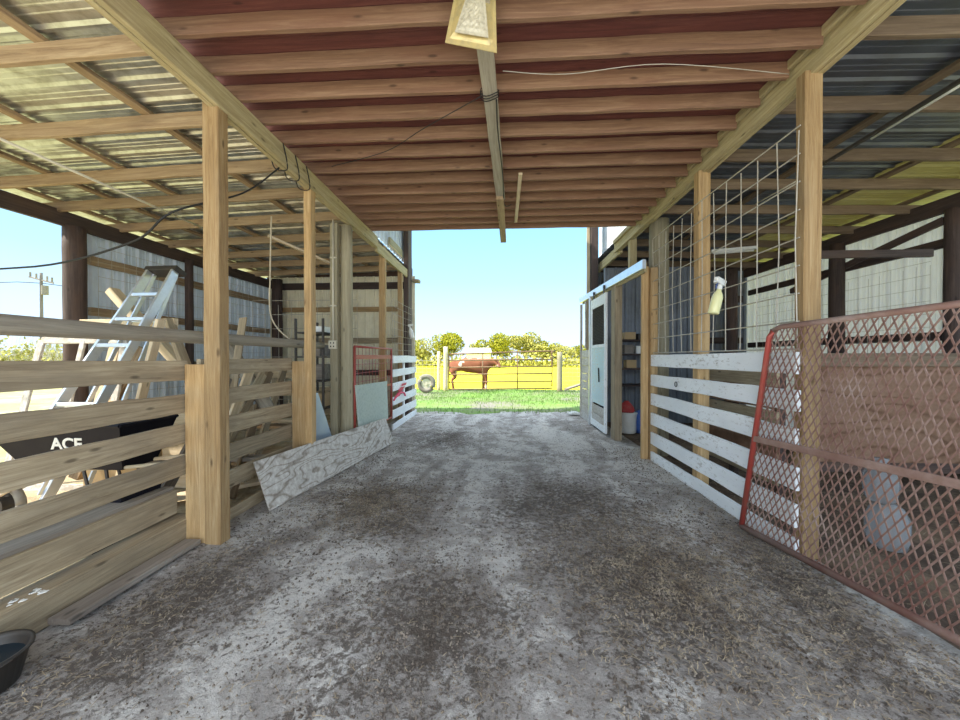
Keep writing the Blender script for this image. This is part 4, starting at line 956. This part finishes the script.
# wheel
e = empty('trailer_wheel', (-3.1, 14.6, 0), 'grey tyre wheel with a pale rim standing on the grass beside the gate', 'wheel')
wc = (-3.0, 14.6, .42)
mb = MB(); mb.tube([(wc[0] + .29 * math.cos(a), wc[1], wc[2] + .29 * math.sin(a)) for a in [2 * PI * i / 28 for i in range(29)]], .10, 10, False); mb.build('tyre', 'tyre', e, True)
mb = MB()
mb.tube([(wc[0], wc[1] - .04, wc[2]), (wc[0], wc[1] + .05, wc[2])], .20, 20); mb.tube([(wc[0], wc[1] - .07, wc[2]), (wc[0], wc[1] - .04, wc[2])], .06, 12)
for i in range(5): a = 2 * PI * i / 5; mb.tube([(wc[0] + .12 * math.cos(a), wc[1] - .055, wc[2] + .12 * math.sin(a)), (wc[0] + .12 * math.cos(a), wc[1] - .04, wc[2] + .12 * math.sin(a))], .02, 8)
mb.build('rim', 'conduit', e)
mb = MB(); mb.box((0, 0, .02), (.34, .22, .04), Euler((0, .15, .4)).to_matrix()); mb.box((.02, .02, .05), (.2, .15, .03), Euler((.1, .2, .7)).to_matrix()); tag(mb.build('stone_block', 'white', loc=(1.93, 9.42, .02)), 'pale broken block on the grass edge at the foot of the end siding', 'stone')

# cow
def skin(name, mat, verts, edges, radii, parent=None, loc=(0, 0, 0), rotz=0, scale=1.0, root=0, sub=2):
    me = bpy.data.meshes.new(name); me.from_pydata([tuple(Vector(v) * scale) for v in verts], edges, []); me.update()
    o = bpy.data.objects.new(name, me); mw = Matrix.Translation(loc) @ Matrix.Rotation(rotz, 4, 'Z'); put(o, mw, parent)
    mo = o.modifiers.new('skin', 'SKIN'); mo.use_smooth_shade = True
    sv = me.skin_vertices[0].data
    for i, r in enumerate(radii): sv[i].radius = (r[0] * scale, r[1] * scale) if isinstance(r, tuple) else (r * scale, r * scale)
    for i in range(len(radii)): sv[i].use_root = (i == root)
    s = o.modifiers.new('sub', 'SUBSURF'); s.levels = sub; s.render_levels = sub
    me.materials.append(M[mat]); return o
cv = [(-.75, 0, 1.18), (-.35, 0, 1.15), (.1, 0, 1.10), (.5, 0, 1.12), (.78, 0, 1.18), (1.0, -.03, 1.26), (1.17, -.1, 1.26), (1.28, -.2, 1.12), (1.33, -.26, 1.0),
      (-.78, .17, .85), (-.70, .18, .58), (-.86, .18, .50), (-.82, .18, .12), (-.78, .18, .02), (-.78, -.17, .85), (-.66, -.18, .58), (-.80, -.18, .50), (-.76, -.18, .12), (-.72, -.18, .02),
      (.58, .16, .80), (.60, .17, .48), (.58, .17, .12), (.62, .17, .02), (.66, -.16, .80), (.72, -.17, .48), (.70, -.17, .12), (.74, -.17, .02),
      (-.95, 0, 1.24), (-1.0, 0, .9), (-.98, 0, .55)]
ce = [(0, 1), (1, 2), (2, 3), (3, 4), (4, 5), (5, 6), (6, 7), (7, 8), (0, 9), (9, 10), (10, 11), (11, 12), (12, 13), (0, 14), (14, 15), (15, 16), (16, 17), (17, 18), (3, 19), (19, 20), (20, 21), (21, 22), (3, 23), (23, 24), (24, 25), (25, 26), (0, 27), (27, 28), (28, 29)]
rad = [(.27, .28), (.30, .31), (.33, .35), (.29, .33), (.2, .26), (.14, .19), (.13, .14), (.09, .1), (.075, .07),
       .16, .085, .06, .05, .06, .16, .085, .06, .05, .06, .12, .065, .048, .06, .12, .065, .048, .06, .03, .02, .035]
cw_ = skin('cow', 'cow', cv, ce, rad, loc=(-1.35, 16.5, -.02), rotz=0, scale=1.02, root=2)
tag(cw_, 'brown cow with pale patches standing side-on behind the tube gate', 'cow')
for s in (-1, 1):
    mb = MB(); mb.tube([(0, 0, 0), (-.03 * 1, s * .08, .015), (-.03, s * .15, -.02)], [.02, .045, .012], 8); mb.build('ear', 'cow', cw_, True, loc=(-1.35 + 1.15, 16.5 - .08 + s * .09, 1.37))

# trees
def tree(x, y, h, w, mat, label, n=3600, trunk_h=.25):
    e = empty('tree', (x, y, 0), label, 'tree', 'trees beyond the yellow field')
    pole('trunk', 'grey_wood', (x, y, -.2), (x, y, h * .6), h * .035, h * .015, e, n=8)
    mb = MB(); blobs = [(R.gauss(0, w * .26), R.gauss(0, w * .2), h * R.uniform(.38, .78), w * R.uniform(.2, .34)) for _ in range(9)] + [(0, 0, h * .62, w * .36)]
    for i in range(n):
        bx, by, bz, br = R.choice(blobs); v = Vector((R.gauss(0, 1), R.gauss(0, 1), R.gauss(0, 1))).normalized() * br * R.uniform(.75, 1.05)
        v.z *= .8; c = Vector((x + bx, y + by, bz)) + v
        if c.z < .2: continue
        a = Vector((R.gauss(0, 1), R.gauss(0, 1), R.gauss(0, 1))).normalized() * R.uniform(.12, .28) * h / 6; b_ = a.cross(Vector((R.gauss(0, 1), R.gauss(0, 1), R.gauss(0, 1)))).normalized() * a.length * .8
        mb.quad(c - a, c - b_ * .6, c + a, c + b_ * .6)
    mb.build('crown', mat, e)
TY = 62
def px2x(px, y):
    a = (px - 480) / 361.0; return y * (a * math.cos(YAW) - math.sin(YAW)) / (math.cos(YAW) + a * math.sin(YAW))
TR = [(423, 340, 26, 'bright bushy tree beside the far white fence, over the wheel', 'leafpale'), (452, 333, 34, 'big round yellow-green tree behind the gate hinge post', 'leaf'),
      (478, 342, 16, 'small pale tree in the dip behind the white shed roof', 'leafpale'), (497, 335, 30, 'round bright tree right over the white shed roof', 'leaf'),
      (525, 333, 36, 'tall spreading tree above the middle of the gate', 'leafpale'), (547, 340, 24, 'lower tree behind the free end of the gate', 'leaf'),
      (562, 345, 20, 'small tree above the gate latch post', 'leafpale'), (580, 346, 26, 'tree above the slanting pole beside the siding', 'leaf'), (608, 344, 30, 'tree just beyond the end siding', 'leaf'), (396, 340, 30, 'tree half hidden past the far wire panel', 'leaf')]
for (px, py, wp, l, mt) in TR:
    y = TY + R.uniform(-4, 4); h = (357 - py) / 361.0 * y + 1.5; tree(px2x(px, y), y, h * 1.05, wp / 361.0 * y, mt, l)
# low hedge at the far edge of the field
mb = MB()
for i in range(9000):
    x = R.uniform(-60, 40); y = 58 + R.uniform(-2, 2); z = abs(R.gauss(0, .9)); c = Vector((x, y, z)); a = Vector((R.gauss(0, 1), R.gauss(0, 1), R.gauss(0, 1))).normalized() * R.uniform(.15, .3); b_ = a.cross(Vector((R.gauss(0, 1), R.gauss(0, 1), R.gauss(0, 1)))).normalized() * a.length * .8
    mb.quad(c - a, c - b_, c + a, c + b_)
tag(mb.build('hedge', 'leafpale', loc=(0, 0, 0)), 'pale scrubby hedge along the far edge of the yellow field', 'hedge', kind='stuff')
# far white shed
e = empty('far_shed', (px2x(479, 50), 50, 0), 'small white-roofed shed beyond the field over the cow', 'shed')
sx_ = px2x(479, 50)
mb = MB(); mb.box((sx_, 50, 1.0), (3.2, 3, 2.0)); mb.build('shed_wall', 'farwhite', e)
mb = MB(); mb.quad((sx_ - 1.9, 48.3, 2.0), (sx_ + 1.9, 48.3, 2.0), (sx_ + 1.5, 50, 2.75), (sx_ - 1.5, 50, 2.75)); mb.quad((sx_ + 1.9, 51.7, 2.0), (sx_ - 1.9, 51.7, 2.0), (sx_ - 1.5, 50, 2.75), (sx_ + 1.5, 50, 2.75)); mb.quad((sx_ - 1.9, 48.3, 1.98), (sx_ - 1.9, 51.7, 1.98), (sx_ + 1.9, 51.7, 1.98), (sx_ + 1.9, 48.3, 1.98)); mb.build('roof', 'farwhite', e)

# ============================================================ outside the open left side
def lx(px, y):
    a = (px - 480) / 361.0; return y * (a * math.cos(YAW) - math.sin(YAW)) / (math.cos(YAW) + a * math.sin(YAW))
e = empty('utility_pole', (lx(42, 26), 26, 0), 'wooden utility pole with crossarms far outside the open side', 'utility pole')
ux, uy = lx(42, 26), 26
pole('pole_shaft', 'grey_wood', (ux, uy, 0), (ux, uy, 8.0), .12, .09, e, n=10)
board('crossarm', 'grey_wood', (ux - 1.0, uy, 7.7), (ux + 1.0, uy, 7.2), .12, .1, parent=e)
for dx in (-.9, -.4, .5, .9): mb = MB(); mb.tube([(ux + dx, uy, 7.45 - dx * .25), (ux + dx, uy, 7.85 - dx * .25)], .06, 8); mb.build('insulator', 'pole', e)
mb = MB(); mb.tube([(ux + .3, uy, 6.3), (ux + .3, uy, 7.0)], .2, 12); mb.build('transformer', 'pole', e)
mb = MB(); mb.tube(smoothpath([(ux - 18, uy - 2, 7.4), (ux - 9, uy, 6.9), (ux, uy, 7.2), (ux + 12, uy + 4, 5.2), (ux + 22, uy + 8, 4.6)], 6), .025, 5); tag(mb.build('overhead_wire', 'cable'), 'thin overhead wire strung from the utility pole', 'wire')
def bush(x, y, h, w, label):
    e = empty('bare_bush', (x, y, 0), label, 'bush', 'bare bushes outside the open side'); mb = MB()
    for i in range(70):
        a = R.uniform(0, 2 * PI); s = R.uniform(.2, 1); p = [Vector((x + R.uniform(-.3, .3) * w, y + R.uniform(-.2, .2) * w, 0))]; d = Vector((math.cos(a) * .5 * s, math.sin(a) * .5 * s, 1)).normalized()
        n_ = 5; st = h * R.uniform(.5, 1) / n_
        for k_ in range(n_): d = (d + Vector((R.uniform(-.25, .25), R.uniform(-.25, .25), 0))).normalized(); p.append(p[-1] + d * st)
        mb.tube(p, [.03, .024, .018, .012, .008, .004], 4)
    mb.build('branches', 'twig', e)
    mb = MB()
    for i in range(700):
        c = Vector((x + R.gauss(0, w * .4), y + R.gauss(0, w * .3), abs(R.gauss(0, h * .3)))); a = Vector((R.gauss(0, 1), R.gauss(0, 1), R.gauss(0, 1))).normalized() * R.uniform(.06, .16); b_ = a.cross(Vector((R.gauss(0, 1), 1, R.gauss(0, 1)))).normalized() * a.length * .7
        mb.quad(c - a, c - b_, c + a, c + b_)
    mb.build('leaves', 'leafpale', e)
for i, (px, y, h, w) in enumerate(((5, 21, 3.6, 3.5), (28, 24, 3.0, 3.5), (52, 22, 3.4, 3.2), (72, 25, 3.2, 3.5), (-30, 20, 3.4, 4))):
    bush(lx(px, y), y, h, w, ['pale bare bush at the edge of the view under the cable', 'pale bare bush in front of the utility pole', 'pale bare bush between the utility pole and round dark post', 'pale bare bush half hidden by the round dark post', 'pale bare bush past the picture edge outside'][i])
mb = MB()
for i in range(9000):
    x = R.uniform(-70, -9); y = R.uniform(24, 40); z = abs(R.gauss(0, .9)); c = Vector((x, y, z)); a = Vector((R.gauss(0, 1), R.gauss(0, 1), R.gauss(0, 1))).normalized() * R.uniform(.1, .3); b_ = a.cross(Vector((R.gauss(0, 1), 1, R.gauss(0, 1)))).normalized() * a.length * .8
    mb.quad(c - a, c - b_, c + a, c + b_)
tag(mb.build('scrub_foliage', 'leafpale', loc=(0, 0, 0)), 'pale yellow scrub beyond the open side under the utility pole', 'scrub', kind='stuff')
